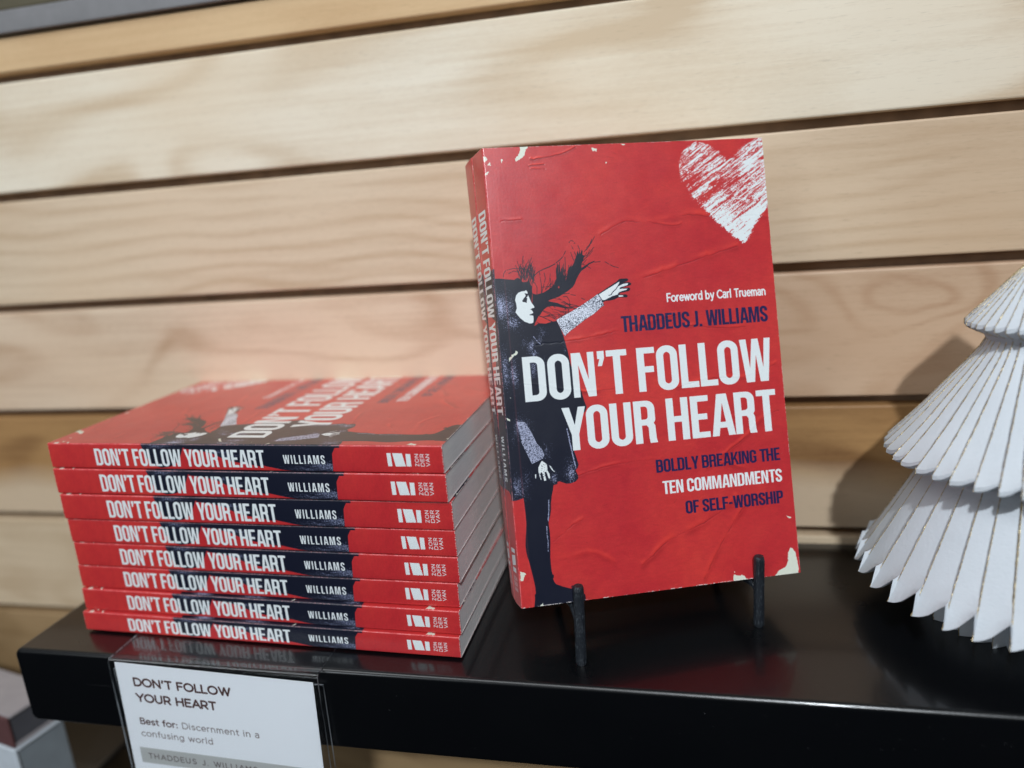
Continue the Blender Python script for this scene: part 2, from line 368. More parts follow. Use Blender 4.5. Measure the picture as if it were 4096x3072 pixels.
ART = {"body":[[-1.58,154.3],[-0.03,154.3],[2.79,154.4],[6.8,153.7],[9.9,153.3],[11.3,154.2],[12.5,153.7],[13.5,152.2],[14.5,151.8],[15.2,152.1],[15.6,151.6],[16.5,152.9],[17.1,151.9],[17.9,149.6],[17.9,146.4],[19.8,145.7],[23.3,146.4],[26.4,148.1],[29.1,149.9],[30.1,152.8],[30.2,157.0],[30.7,154.0],[31.1,153.4],[32.1,159.2],[32.4,155.2],[33.6,159.1],[33.3,154.5],[34.1,153.8],[34.4,151.2],[35.5,153.8],[36.1,156.3],[37.4,158.4],[37.8,157.5],[39.3,159.7],[40.5,162.3],[41.5,165.2],[41.9,163.5],[42.5,165.6],[42.7,163.5],[43.7,165.9],[43.8,163.1],[44.6,162.7],[43.8,160.5],[42.8,158.9],[42.7,156.9],[44.7,158.0],[46.8,159.2],[49.5,160.0],[49.1,159.4],[46.7,158.5],[44.6,156.8],[42.5,155.6],[41.1,153.8],[40.0,152.2],[38.8,149.7],[37.6,148.1],[34.9,146.3],[32.2,144.9],[30.8,144.1],[29.2,143.6],[26.2,142.8],[25.2,142.4],[26.5,141.8],[29.6,141.1],[32.7,139.3],[36.8,138.1],[32.6,138.4],[29.8,139.2],[26.9,139.8],[24.4,139.5],[22.3,138.1],[20.9,136.2],[19.8,135.3],[18.9,133.8],[17.8,131.9],[19.9,132.1],[23.1,131.7],[26.3,132.5],[28.4,132.6],[29.9,129.1],[31.0,125.5],[31.8,121.5],[31.0,124.5],[31.8,121.4],[32.5,118.1],[32.9,115.1],[33.4,111.3],[36.4,102.4],[37.6,97.5],[38.4,93.9],[39.3,90.8],[38.5,89.0],[36.7,87.3],[31.4,70.6],[32.3,67.3],[33.0,64.0],[32.5,62.7],[31.3,61.5],[32.2,59.2],[32.3,57.6],[30.8,56.2],[28.6,55.6],[26.5,55.6],[24.7,56.4],[23.1,57.1],[22.2,56.9],[22.0,56.0],[20.1,55.6],[19.6,53.2],[18.8,50.6],[18.3,48.0],[17.9,45.4],[17.1,41.5],[18.3,48.6],[18.0,44.5],[17.3,41.7],[16.3,39.0],[16.2,36.8],[16.4,34.2],[16.4,31.0],[16.0,26.6],[15.6,21.9],[15.6,18.4],[15.7,15.5],[16.0,13.9],[16.6,13.8],[16.4,12.5],[16.0,12.0],[16.6,10.3],[17.4,9.2],[20.5,7.7],[23.9,6.4],[26.7,5.8],[29.5,4.3],[30.8,2.55],[30.8,-0.98],[24.5,-1.34],[5.8,-1.78],[6.7,3.5],[6.8,5.7],[7.3,6.1],[7.3,8.8],[7.0,11.6],[6.5,14.9],[6.1,17.4],[5.5,21.0],[4.9,23.3],[4.5,25.9],[4.4,28.8],[4.8,32.5],[5.3,36.2],[5.7,39.4],[5.7,42.5],[5.7,46.3],[5.5,50.1],[5.7,44.0],[5.5,46.9],[5.5,49.0],[5.3,51.1],[3.6,50.6],[1.78,50.2],[0.09,50.3],[-1.08,50.3]],"face":[[9.7,144.7],[10.1,146.0],[11.3,147.2],[12.9,147.7],[14.5,147.8],[15.0,148.2],[15.6,147.5],[15.7,146.2],[16.3,144.6],[16.7,143.3],[17.2,142.0],[18.1,140.6],[18.4,139.8],[18.1,139.5],[17.3,139.4],[16.5,138.9],[16.9,138.6],[17.4,137.9],[17.6,137.1],[16.8,136.7],[16.1,136.3],[17.5,135.9],[17.5,134.2],[17.2,132.6],[16.4,132.3],[15.2,132.4],[13.0,133.4],[11.0,135.3],[9.8,137.0],[9.1,138.0],[9.9,139.9],[9.8,142.1],[9.4,143.8]],"features":[[[12.8,143.3],[13.7,144.1],[14.6,144.5],[15.3,144.5],[14.8,142.1],[14.1,142.5],[13.0,142.7]],[[13.2,143.8],[14.5,145.2],[14.7,145.8],[14.2,146.7],[16.0,146.3],[15.5,145.1],[14.6,144.4],[13.9,143.9]],[[15.7,136.5],[16.8,136.8],[17.6,137.2],[17.1,136.7],[15.9,136.1]],[[16.1,138.7],[17.3,139.4],[18.0,139.3],[17.0,139.0]]],"hand_dark":[[49.6,144.0],[55.0,147.0],[59.1,149.2],[60.9,150.6],[64.6,150.6],[65.3,149.9],[64.5,149.1],[62.4,148.8],[65.4,148.7],[66.5,148.1],[66.2,147.2],[64.9,147.0],[61.5,146.2],[65.2,146.1],[65.9,145.5],[65.1,144.5],[62.0,144.0],[60.4,143.8],[60.3,143.1],[63.6,142.9],[64.3,142.1],[63.7,141.5],[59.5,141.7],[57.4,140.9],[55.4,140.5],[53.1,140.5],[51.7,140.0]],"hand":[[[50.0,143.8],[55.2,146.5],[59.1,148.5],[60.6,149.3],[60.7,148.8],[59.8,147.5],[60.3,147.2],[62.4,148.1],[65.1,148.3],[64.5,147.3],[60.9,146.5],[60.4,145.7],[62.2,145.8],[64.5,145.7],[63.9,145.1],[61.7,144.7],[59.9,144.1],[59.4,143.1],[58.6,143.0],[56.5,142.5],[55.2,141.9],[52.8,140.9],[51.6,140.9]],[[59.7,142.8],[61.9,142.6],[62.2,142.1],[59.8,141.9]]],"palm":[[60.1,147.5],[58.7,145.8],[57.1,144.6],[56.0,143.2],[54.9,143.0]],"sleeve":[[28.3,133.1],[30.7,134.3],[36.4,136.8],[41.5,139.4],[46.6,142.3],[49.8,144.2],[50.7,143.7],[51.5,141.3],[52.2,138.3],[50.9,137.8],[47.3,135.0],[42.5,132.4],[38.4,129.8],[33.9,126.9],[31.7,125.1],[30.2,128.5]],"sleeve2":[[5.0,86.9],[8.9,86.5],[9.9,84.8],[11.7,81.5],[14.1,75.6],[15.8,73.6],[17.1,70.3],[16.1,68.5],[10.7,66.4],[9.8,68.9],[7.9,73.6],[6.6,77.2],[6.4,81.2]],"lowhand":[[[15.5,67.6],[16.8,66.6],[17.8,65.7],[17.9,62.7],[18.6,61.3],[18.9,59.9],[18.8,58.6],[18.2,58.7],[17.7,60.3],[17.2,62.2],[16.4,62.1],[16.6,60.2],[16.9,58.2],[15.8,58.0],[15.5,60.3],[15.1,62.2],[14.5,62.0],[14.3,61.2],[14.6,58.4],[14.2,58.9],[13.8,60.5],[13.5,62.7],[13.6,64.5],[14.6,66.3]],[[18.7,65.3],[19.8,64.4],[20.4,63.0],[21.5,61.7],[20.6,61.9],[19.8,63.0],[19.2,64.2]],[[11.7,61.5],[12.4,61.5],[12.1,59.5],[11.7,59.7]]],"hair":[[0.17,[[4.9,154.9],[5.1,156.4],[6.2,158.0],[9.4,158.6],[13.8,158.6],[16.3,157.6],[17.1,156.0],[16.8,154.7]]],[0.13,[[7.5,156.4],[9.9,157.5],[12.1,156.8]]],[0.3,[[12.2,153.5],[12.2,156.4],[12.9,158.3],[13.4,160.5]]],[0.34,[[15.6,151.7],[14.9,155.0],[14.4,159.2],[14.5,161.8],[15.1,164.3]]],[0.2,[[14.9,152.7],[13.8,156.0],[12.5,158.2]]],[0.13,[[14.7,153.7],[15.0,158.8],[15.2,162.4]]],[0.54,[[18.5,153.5],[19.9,155.0],[21.9,156.5],[24.6,157.6]]],[0.67,[[24.6,157.6],[26.9,158.3],[29.9,159.6],[32.3,161.3]]],[0.5,[[32.1,161.1],[33.7,162.5],[34.8,163.9],[35.7,165.5]]],[0.34,[[22.2,156.8],[22.4,153.2],[22.6,149.7],[22.3,146.1]]],[0.3,[[18.4,152.2],[19.6,151.2],[20.4,149.2],[20.1,145.9]]],[0.4,[[17.8,145.1],[17.8,148.4],[18.4,151.6],[19.2,153.4]]],[0.17,[[22.7,149.0],[27.7,149.2]]],[0.17,[[27.1,153.0],[27.5,149.5]]],[0.23,[[38.0,165.0],[38.6,162.7],[39.6,159.9]]],[0.2,[[39.9,164.9],[40.6,162.4]]],[0.2,[[37.7,169.4],[38.5,170.2],[39.5,170.2],[40.5,168.7]]],[0.17,[[38.7,167.8],[39.5,166.1]]],[0.2,[[41.9,167.8],[42.7,165.3]]],[0.2,[[49.4,159.3],[52.2,159.5]]],[0.34,[[54.5,159.2],[56.2,158.1]]],[0.2,[[56.2,158.1],[58.5,156.7],[60.9,155.9]]],[0.2,[[43.1,158.9],[45.6,157.6],[47.2,156.5]]],[0.13,[[32.4,143.9],[34.4,143.8],[35.4,141.9],[35.5,140.1],[34.4,136.3]]],[0.2,[[30.4,143.3],[32.9,141.2],[35.4,140.1],[39.2,139.0]]],[0.17,[[32.9,141.6],[35.9,138.8],[39.8,138.8]]],[0.17,[[33.1,138.6],[32.9,135.4]]],[0.54,[[20.2,135.6],[22.0,134.9],[24.5,133.4],[26.5,132.3]]],[0.34,[[18.1,133.5],[19.9,132.1]]],[0.13,[[32.2,145.2],[35.8,145.3]]],[0.13,[[36.4,144.6],[38.6,144.1]]],[0.13,[[41.4,142.6],[43.0,141.7]]],[0.17,[[22.3,145.8],[24.8,153.1],[24.4,155.7]]],[0.17,[[16.7,154.9],[18.4,156.1]]],[0.9,[[24.7,7.1],[25.2,7.4],[26.3,6.9],[25.9,6.2],[25.0,6.4],[24.7,7.1]]]],"slits":[[[25.1,142.5],[27.2,142.6],[30.1,142.7],[29.1,142.0],[26.5,141.8]],[[30.4,148.5],[31.1,149.3],[31.2,148.2],[30.7,147.9]],[[17.3,131.0],[18.7,133.0],[19.7,132.1],[18.2,131.3]],[[17.2,142.4],[17.8,146.4],[18.0,145.8],[17.5,141.6]]],"blobs":[[2.95,141.0,4.4,5.0,0.62],[7.3,133.0,3.0,2.68,0.5],[0.23,147.9,1.34,2.01,0.35],[21.4,127.8,2.35,2.01,0.25],[15.6,122.5,2.01,2.01,0.4],[11.6,123.7,1.01,2.01,0.35],[19.3,124.4,1.34,2.01,0.35],[1.62,111.8,1.96,7.3,0.55],[5.9,109.9,1.54,5.0,0.6],[15.0,121.1,1.68,2.52,0.5],[16.3,118.1,1.4,1.68,0.5],[15.2,110.7,1.4,3.6,0.45],[20.2,111.3,1.12,3.9,0.3],[7.1,83.7,3.1,4.2,0.5],[3.8,55.5,3.1,4.8,0.5],[7.8,59.6,1.68,3.1,0.35],[28.8,60.7,2.52,4.8,0.45],[20.6,58.4,1.26,2.52,0.5],[18.2,71.2,1.68,3.4,0.3],[2.83,78.9,1.4,2.79,0.25],[31.2,120.4,0.7,3.4,0.25]],"streaks":[[0.5,[[28.9,81.3],[29.7,74.8],[30.6,68.8],[31.6,62.1]]],[0.35,[[16.8,125.9],[18.2,123.9],[19.7,122.2]]],[0.3,[[17.2,48.8],[16.8,43.7],[16.1,39.3]]],[0.3,[[15.2,36.9],[15.0,33.1],[15.2,29.9],[14.9,25.1]]]],"heart":[[95.7,204.3],[96.6,208.4],[99.4,212.1],[103.2,214.6],[106.5,215.1],[109.6,214.1],[113.1,212.7],[116.5,210.1],[118.7,207.2],[120.8,206.1],[123.8,206.6],[126.6,209.5],[130.6,213.6],[134.2,216.3],[138.3,217.1],[147.2,216.9],[144.1,183.7],[139.3,183.5],[138.6,180.4],[135.3,177.0],[131.9,171.9],[128.9,167.8],[126.9,165.1],[124.9,164.0],[123.0,166.3],[118.2,169.7],[114.9,173.4],[111.9,175.9],[109.3,178.8],[105.4,183.2],[101.5,187.8],[98.4,192.8],[96.6,196.0],[95.8,199.4]],"tears":[[[18.1,216.3],[22.9,216.2],[22.1,215.4],[20.5,214.7],[20.6,213.4],[19.8,211.7],[18.0,210.0],[16.2,209.4],[15.6,209.0],[15.2,209.7],[15.9,211.2],[16.8,211.6],[17.4,213.1],[17.9,214.6]],[[-0.01,211.9],[1.52,211.6],[2.25,210.3],[1.36,209.6],[0.69,209.0],[0.05,210.1]],[[8.1,210.4],[9.3,210.4],[9.3,209.4],[8.6,208.3]],[[0.01,203.2],[0.95,204.5],[2.18,204.8],[1.66,203.0]],[[1.83,207.7],[2.99,209.2],[3.6,207.7],[2.86,207.6]],[[135.8,13.3],[137.9,10.4],[138.5,6.5],[138.9,2.83],[138.5,-0.74],[126.1,-0.28],[128.7,2.4],[132.5,3.9],[133.7,6.7],[134.0,10.0]],[[105.3,3.1],[107.4,2.35],[109.5,2.37],[110.9,1.7],[112.2,-1.15],[104.7,-0.79]],[[105.4,4.6],[106.3,4.5],[105.8,3.8]],[[0.76,17.2],[2.88,16.5],[3.5,16.0],[2.52,15.1],[2.54,14.2],[1.94,12.7],[0.69,12.6]],[[8.1,-0.59],[9.4,0.54],[10.3,1.1],[10.4,0.33],[9.5,-0.73]],[[3.8,115.1],[4.1,116.7],[5.8,118.1],[7.8,119.8],[8.8,119.1],[6.8,117.8],[5.4,116.3],[4.4,115.2]],[[0.41,89.0],[2.03,88.2],[2.01,87.4],[0.95,87.7]],[[2.74,98.5],[3.4,98.5],[3.5,98.0]],[[52.7,214.4],[55.5,213.7],[55.0,212.3],[53.0,212.6]],[[67.4,215.9],[69.5,215.5],[68.1,214.7]],[[59.1,207.2],[59.8,207.0],[59.2,206.3]],[[134.9,28.6],[137.7,27.5],[136.1,26.9]]],"creases":[[1.0,0.5,[[22.7,209.9],[29.1,210.2],[36.5,211.6],[44.9,214.6]]],[0.6,0.5,[[21.6,206.7],[28.9,207.3]]],[0.6,0.5,[[22.3,205.3],[29.5,205.1]]],[2.2,0.3,[[53.6,172.3],[66.6,177.9],[79.1,176.1],[96.6,179.5],[110.4,177.9]]],[2.2,0.3,[[64.9,148.6],[81.3,152.4],[98.9,157.1],[121.4,162.6]]],[1.2,0.3,[[77.5,177.4],[87.5,174.9],[94.5,175.4]]],[2.4,0.3,[[60.0,13.2],[74.6,23.3],[93.9,30.4],[109.9,39.8]]],[2.2,0.25,[[90.4,2.81],[100.4,18.7],[113.3,34.8],[123.4,39.6]]],[1.6,0.3,[[104.2,61.0],[116.4,68.4],[127.0,77.5],[136.1,80.8]]],[1.2,0.5,[[10.4,103.6],[13.0,103.7],[36.6,98.3],[44.7,98.0],[53.3,98.3]]],[1.5,0.3,[[118.2,176.9],[131.7,177.6],[139.7,175.9]]],[1.4,0.28,[[6.0,181.1],[15.5,181.4]]],[1.6,0.25,[[16.9,121.8],[49.5,124.2],[87.9,131.3]]],[1.2,0.3,[[91.8,126.0],[108.9,123.5],[122.2,123.0]]],[1.4,0.3,[[84.8,96.1],[102.3,99.2],[119.9,98.5],[136.5,103.9]]],[1.8,0.2,[[17.9,29.3],[29.0,36.6],[32.6,37.9]]],[2.0,0.2,[[22.4,20.0],[34.8,21.9],[46.7,15.9]]],[1.5,0.22,[[27.3,57.8],[50.7,62.2],[73.5,62.5]]],[1.5,0.25,[[96.2,55.5],[105.8,57.2],[133.8,45.8]]]],"spine_body":[[57.0,14.4],[56.9,13.4],[59.5,6.1],[62.3,2.43],[66.7,1.08],[72.0,1.88],[76.9,4.4],[79.3,8.2],[81.3,12.3],[82.2,11.4],[89.5,10.8],[97.2,9.1],[102.6,6.6],[106.9,5.2],[116.3,3.7],[125.1,2.28],[123.2,3.3],[133.7,1.27],[141.4,0.19],[147.2,-0.53],[160.8,-1.13],[161.5,9.5],[163.7,13.5],[164.0,14.7]],"logo":[[[188.8,10.2],[190.9,10.2],[191.1,3.7],[189.0,3.6]],[[191.6,10.2],[196.4,10.1],[197.7,3.7],[192.7,3.6]],[[198.1,9.9],[200.4,9.8],[200.4,3.7],[198.1,3.7]]],"spine_blobs":[[158.0,2.77,12.0,3.0,0.5],[148.3,1.58,14.0,2.0,0.35],[66.3,12.6,10.0,1.5,0.4],[97.3,9.7,14.0,1.2,0.45],[105.5,7.5,8.0,2.0,0.35]]}

def speckle(cv, dens, seed, cell=1.6):
    """white grains where dens is high"""
    r = np.random.default_rng(seed)
    n = 0.6*vnoise(cv.h, cv.w, cell, seed)+0.4*vnoise(cv.h, cv.w, cell*0.55, seed+1)
    n = (n-n.mean())/n.std()
    thr = 2.3-5.0*dens
    return np.clip((n-thr)*1.6, 0, 1)*(dens > 0.02)

RED = np.array((0.765, 0.195, 0.205)); NAVY = (0.085, 0.10, 0.165); INK = (0.115, 0.12, 0.31); PAPER = (0.90, 0.925, 0.93); TORN = (0.87, 0.885, 0.82)

def paint_cover():
    cv = Canvas(TH+BW, BH, RED)
    H, W = cv.h, cv.w
    u0 = TH
    F = lambda pts: [(u0+x, y) for x, y in pts]
    SP = lambda pts: [(h, BH-s) for s, h in pts]
    # mottled red stock
    n = vnoise(H, W, 260, 1)*.5+vnoise(H, W, 90, 2)*.3+vnoise(H, W, 26, 3)*.2
    n = (n-n.mean())
    g = vnoise(H, W, (3.0, 2.2), 4)-.5
    g2 = vnoise(H, W, (5, 16), 5)-.5
    cv.img *= (1+0.16*n+0.05*g+0.045*g2)[..., None]
    cv.img[..., 1] *= 1+0.35*n
    # printed paper wrinkles: a dark line beside a light one
    cr = np.random.default_rng(13)
    rel = Canvas(TH+BW, BH, (.5, .5, .5))
    rel.img += (.10*(vnoise(H, W, 150, 91)-.5)+.05*(vnoise(H, W, 50, 92)-.5))[..., None]
    def wander(p, amp):
        p = np.array(p, float); out = [p[0]]
        for i in range(len(p)-1):
            p0, p1, p2, p3 = p[max(i-1, 0)], p[i], p[i+1], p[min(i+2, len(p)-1)]
            n_ = max(3, int(np.hypot(*(p2-p1))/1.6))
            for k in range(1, n_+1):
                t = k/n_
                c = .5*((2*p1)+(p2-p0)*t+(2*p0-5*p1+4*p2-p3)*t*t+(3*p1-p0-3*p2+p3)*t**3)
                out.append(c+cr.normal(0, amp, 2))
        return [tuple(x) for x in out]
    for w, a, p in ART['creases']:
        q = wander(F(p), .16)
        ro = np.clip(vnoise(H, W, (22, 60), int(q[0][0]*7)+5)*2.2-.55, 0, 1)
        ro2 = np.clip(vnoise(H, W, 50, int(q[0][0]*5)+9)*2-.4, 0, 1)
        cv.paint(cv.stroke([(x, y+w*.75) for x, y in q], w*.3, w*.55)*ro2, (0.93, 0.27, 0.21), min(a*1.5, .8))
        cv.paint(cv.stroke([(x, y-w*.55) for x, y in q], w*.2, w*.5)*ro2, (0.55, 0.11, 0.13), min(a*1.1, .8))
        rel.img += (.10*cv.stroke([(x, y+w*.4) for x, y in q], w*.2, w*.5)*ro2-.10*cv.stroke(q, .1, .4)*ro)[..., None]
        cv.paint(cv.stroke(q, .06, .22)*ro, (0.38, 0.07, 0.10), min(a*1.3, .9))
    rg = np.random.default_rng(3)
    for k in range(260):
        x, y = rg.uniform(u0, u0+BW), rg.uniform(0, BH); L = rg.uniform(.6, 3.5); a = rg.uniform(-.6, .9)
        cv.ink([(x, y), (x+L*math.cos(a), y+L*math.sin(a))], .12, (0.45, 0.12, 0.13) if k % 3 else (0.95, 0.36, 0.30), rg.uniform(.08, .28), .12)
    # crayon heart
    hm = cv.poly([F(ART['heart'])])
    yy, xx = np.mgrid[0:H, 0:W]/PPM; xx = xx-u0
    ang = math.radians(33); c, s = math.cos(ang), math.sin(ang)
    def rot_noise(seed, ca, cb):
        N = 1800
        t = vnoise(N, N, (cb, ca), seed)
        xr = ((xx-100)*c+(yy-180)*s)*PPM; yr = (-(xx-100)*s+(yy-180)*c)*PPM
        return t[np.clip(yr+N/2, 0, N-1).astype(int), np.clip(xr+N/2, 0, N-1).astype(int)]
    ry, rx = np.nonzero(hm); y0, y1, x0, x1 = ry.min(), ry.max()+1, rx.min(), rx.max()+1
    sub = (slice(y0, y1), slice(x0, x1)); fx, fy = xx, yy
    xx, yy = fx[sub], fy[sub]
    st = .36*rot_noise(21, 70, 4.5)+.30*rot_noise(22, 18, 2.4)+.34*vnoise(y1-y0, x1-x0, 2.2, 23)
    big = rot_noise(24, 110, 34)
    low = np.clip((184-yy)/26, 0, 1)
    edge = np.clip((xx-126)/16, 0, 1)
    cov = .55+.34*(big-.5)+.34*low+.13*edge*(yy < 205)
    m = np.clip((cov-st)*14, 0, 1)
    # ragged rim
    def blur(z, r):
        for ax in (0, 1):
            pz = np.pad(z, [(r+1, r) if k == ax else (0, 0) for k in (0, 1)], mode='edge'); c = np.cumsum(pz, ax)
            n_ = z.shape[ax]; z = (np.take(c, np.arange(n_)+2*r+1, ax)-np.take(c, np.arange(n_), ax))/(2*r+1)
        return z
    soft = blur(blur(hm[sub], 9), 7); soft = np.where(xx > BW-3.0, np.maximum(soft, np.where(yy < 202, hm[sub], soft)), soft)
    shift = rot_noise(27, 24, 3.0)*.6+vnoise(y1-y0, x1-x0, 3, 26)*.4
    cv_m = np.zeros((H, W)); cv_m[sub] = m*np.clip((soft-shift*1.05+.05)*9, 0, 1)
    cv.paint(cv_m, PAPER)
    xx, yy = fx, fy
    # the printed figure: coat, hood, leg, hair
    bm_ = cv.poly([F(ART['body'])])
    jag = (vnoise(H, W, 3, 31) > .22) | (vnoise(H, W, 60, 32) > .3)
    cv.paint(bm_, NAVY)
    for w, p in ART['hair']:
        q = F(p)
        cv.paint(cv.stroke(q, w*.85 if w > .7 else max(w*.6, .24))*(vnoise(H, W, 4, int(w*50)+int(q[0][0]*9)) > .2), NAVY)
    rg = np.random.default_rng(5)
    for k in range(46):      # stray hairs above the head
        x = rg.uniform(13, 20); y = 151+rg.uniform(0, 4); L = rg.uniform(3, 9); b = rg.uniform(-.4, .5)
        cv.ink(F([(x, y), (x+b*L*.3, y+L*.5), (x+b*L, y+L)]), .22, NAVY, .8)
    for k in range(22):
        x = rg.uniform(30, 38); y = 152+rg.uniform(-2, 4); L = rg.uniform(3, 7)
        cv.ink(F([(x, y), (x+.3, y+L)]), .3, NAVY, .8)
    for k in range(60):      # wisps streaming off the swept hair
        t = rg.uniform(0, 1); x = 24+22*t; y = 145+19*t**1.5+rg.uniform(-1.5, 3); L = rg.uniform(2.5, 8); b = rg.uniform(.3, 1.2)
        cv.ink(F([(x, y), (x+L*.45*math.cos(b), y+L*.45*math.sin(b)+.3), (x+L*math.cos(b+.25), y+L*math.sin(b+.25))]), rg.uniform(.12, .3), NAVY, .85)
    for k in range(26):
        x = rg.uniform(22, 34); y = rg.uniform(131, 143); L = rg.uniform(4, 10); b = rg.uniform(-.7, .1)
        cv.ink(F([(x, y), (x+L*.5*math.cos(b), y+L*.5*math.sin(b)+.8), (x+L*math.cos(b), y+L*math.sin(b))]), rg.uniform(.12, .26), NAVY, .8)
    for p in ART['slits']: cv.paint(cv.poly([F(p)]), RED*.95)
    # printed grain on the coat
    dens = np.zeros((H, W))
    for u, v, su, sv, dn in ART['blobs']:
        dens = np.maximum(dens, dn*np.exp(-((xx-u)/su/1.3)**2-((yy-v)/sv/1.3)**2))
    for w, p in ART['streaks']:
        dens = np.maximum(dens, .75*cv.stroke(F(p), w, .2))
    dens *= .75+.5*vnoise(H, W, (60, 14), 41)
    cv.paint(speckle(cv, dens, 42)*bm_, (0.66, 0.68, 0.80))
    sl = cv.poly([F(ART['sleeve'])])
    cv.paint(sl, NAVY); cv.paint(sl*speckle(cv, (.68+.25*(vnoise(H, W, 40, 45)-.5))*sl, 46, 1.8), (0.88, 0.90, 0.95))
    sl = cv.poly([F(ART['sleeve2'])])
    cv.paint(sl*speckle(cv, .66*sl*np.clip((175-yy)/60, .6, 1), 48, 2.0), (0.68, 0.70, 0.80))
    cv.paint(cv.poly([F(ART['face'])]), PAPER)
    for p in ART['features']: cv.paint(cv.poly([F(p)]), NAVY)
    cv.paint(cv.poly([F(ART['hand_dark'])]), NAVY)
    for p in ART['hand']: cv.paint(cv.poly([F(p)]), PAPER)
    cv.paint(cv.stroke(F(ART['palm']), .32), NAVY)
    for p in ART['lowhand']: cv.paint(cv.poly([F(p)])*(vnoise(H, W, 3, 51) > .16), PAPER)
    # lettering on the front
    fr = lambda x, y: (u0+x, y)
    at = lambda y0: (lambda x, y: (u0+x, y0+y))
    grain = 1-.05*vnoise(H, W, 20, 55)
    tone = lambda c: c
    cv.paint(caps_mask(cv, "DON'T FOLLOW", at(95.6), 10.2, 134.6, 21.2), PAPER)
    cv.paint(caps_mask(cv, "YOUR HEART", at(70.8), 27.0, 134.9, 20.5), PAPER)
    cv.paint(caps_mask(cv, "THADDEUS J. WILLIAMS", at(124.9), 59.8, 134.6, 7.7), INK)
    cv.paint(caps_mask(cv, "BOLDLY BREAKING THE", at(56.2), 70.9, 134.5, 6.2), INK)
    cv.paint(caps_mask(cv, "TEN COMMANDMENTS", at(45.6), 73.3, 134.6, 6.3), PAPER)
    cv.paint(caps_mask(cv, "OF SELF-WORSHIP", at(35.1), 83.9, 134.2, 6.1), INK)
    cv.paint(line_mask(cv, "Foreword by Carl Trueman", at(138.1), 83.9, 3.75, .74, x1=134.4, track=.10), PAPER)
    # spine
    sb = cv.poly([SP(ART['spine_body'])])
    cv.paint(sb, NAVY)
    hh = xx+u0; ss = BH-yy
    dens = np.zeros((H, W))
    for s_, h_, su, sv, dn in ART['spine_blobs']:
        dens = np.maximum(dens, dn*np.exp(-((ss-s_)/su)**2-((hh-h_)/sv)**2))
    cv.paint(speckle(cv, dens, 61)*sb, (0.60, 0.63, 0.75))
    spn = lambda h0: (lambda x, y: (h0+y, BH-x))
    cv.paint(caps_mask(cv, "DON'T FOLLOW YOUR HEART", spn(1.95), 28.1, 125.6, 9.2), PAPER)
    cv.paint(caps_mask(cv, "WILLIAMS", spn(4.25), 135.6, 157.4, 4.5, track=.13), PAPER)
    for p in ART['logo']: cv.paint(cv.poly([SP(p)]), PAPER)
    for k, t in enumerate(("ZON", "DER", "VAN")):     # three stacked words read from the foot of the spine
        s0 = 204.1+2.62*k
        cv.paint(line_mask(cv, t, (lambda s0: (lambda x, y: (x, BH-(s0-y))))(s0), 3.95, 1.65, .33, x1=9.85, track=.22), PAPER)
    # torn printed paper showing white
    jit = np.random.default_rng(9)
    for k, p in enumerate(ART['tears']):
        q = []
        P_ = F(p)
        for a, b in zip(P_, P_[1:]+P_[:1]):
            n_ = max(2, int(math.hypot(b[0]-a[0], b[1]-a[1])/.5))
            j = .16 if k != 5 else .1
            for i in range(n_):
                t = i/n_; q.append((a[0]+(b[0]-a[0])*t+jit.normal(0, j), a[1]+(b[1]-a[1])*t+jit.normal(0, j)))
        cv.paint(cv.poly([q]), TORN)
    # worn fold along the hinge and knocked edges
    wn = vnoise(H, W, (2.2, 1.5), 71)*.6+vnoise(H, W, (30, 4), 72)*.4
    wear = np.exp(-((hh-TH)/.30)**2)*np.clip((wn-.42)*5, 0, 1)
    cv.paint(wear, (0.95, 0.62, 0.62), .75)
    ew = np.minimum(np.minimum(yy, BH-yy), np.where(hh > TH, BW-xx, 9))
    em = np.clip((vnoise(H, W, (3, 3), 73)*.55+vnoise(H, W, (26, 26), 74)*.45-.56)*14, 0, 1)*np.exp(-(np.maximum(ew, 0)/.28)**2)
    cv.paint(em, (0.94, 0.90, 0.88))
    cv.paint(np.exp(-((xx-5.2)/.35)**2)*(xx > 0), (0.90, 0.36, 0.36), .16)
    cv.img *= (1+.03*(vnoise(H, W, 2.0, 81)-.5))[..., None]
    ri = rel.image('cover_relief'); ri.colorspace_settings.name = 'Non-Color'
    return cv.image('cover_print'), ri

IMG, RELIEF = paint_cover()

# ------------------------------------------------------------------ materials
def mat_cover():
    N = Nodes('printed_cover')
    t = N.n('ShaderNodeTexImage'); t.image = IMG; t.interpolation = 'Cubic'; t.extension = 'EXTEND'
    uvn = N.n('ShaderNodeUVMap'); uvn.uv_map = 'UVMap'
    N.l(uvn.outputs[0], t.inputs[0])
    co = N.coord()
    h = N.math('ADD', N.noise(co, 900, 2), N.math('MULTIPLY', N.noise(N.coord((60, 60, 18)), 1.0, 3), 1.5))
    tr = N.n('ShaderNodeTexImage'); tr.image = RELIEF; tr.interpolation = 'Cubic'; tr.extension = 'EXTEND'; N.l(uvn.outputs[0], tr.inputs[0])
    b0 = N.n('ShaderNodeBump'); b0.inputs['Strength'].default_value = .20; b0.inputs['Distance'].default_value = .004; N.l(tr.outputs[0], b0.inputs['Height'])
    N.bump(h, .14, .0002)
    nb = [x for x in N.t.nodes if x.type == 'BUMP' and x != b0][0]; N.l(b0.outputs[0], nb.inputs['Normal'])
    return N.set(Coat_Weight=.45, Coat_Roughness=.22, Base_Color=t.outputs[0], Roughness=N.math('MULTIPLY_ADD', N.noise(co, 70, 3), .12, .27), Specular_IOR_Level=.5)
def mat_red():
    N = Nodes('red_card_stock'); co = N.coord()
    return N.set(Base_Color=N.ramp(N.noise(co, 60, 4), ((.3, (.60, .033, .032)), (.7, (.74, .046, .040)))), Roughness=.42, Specular_IOR_Level=.42)
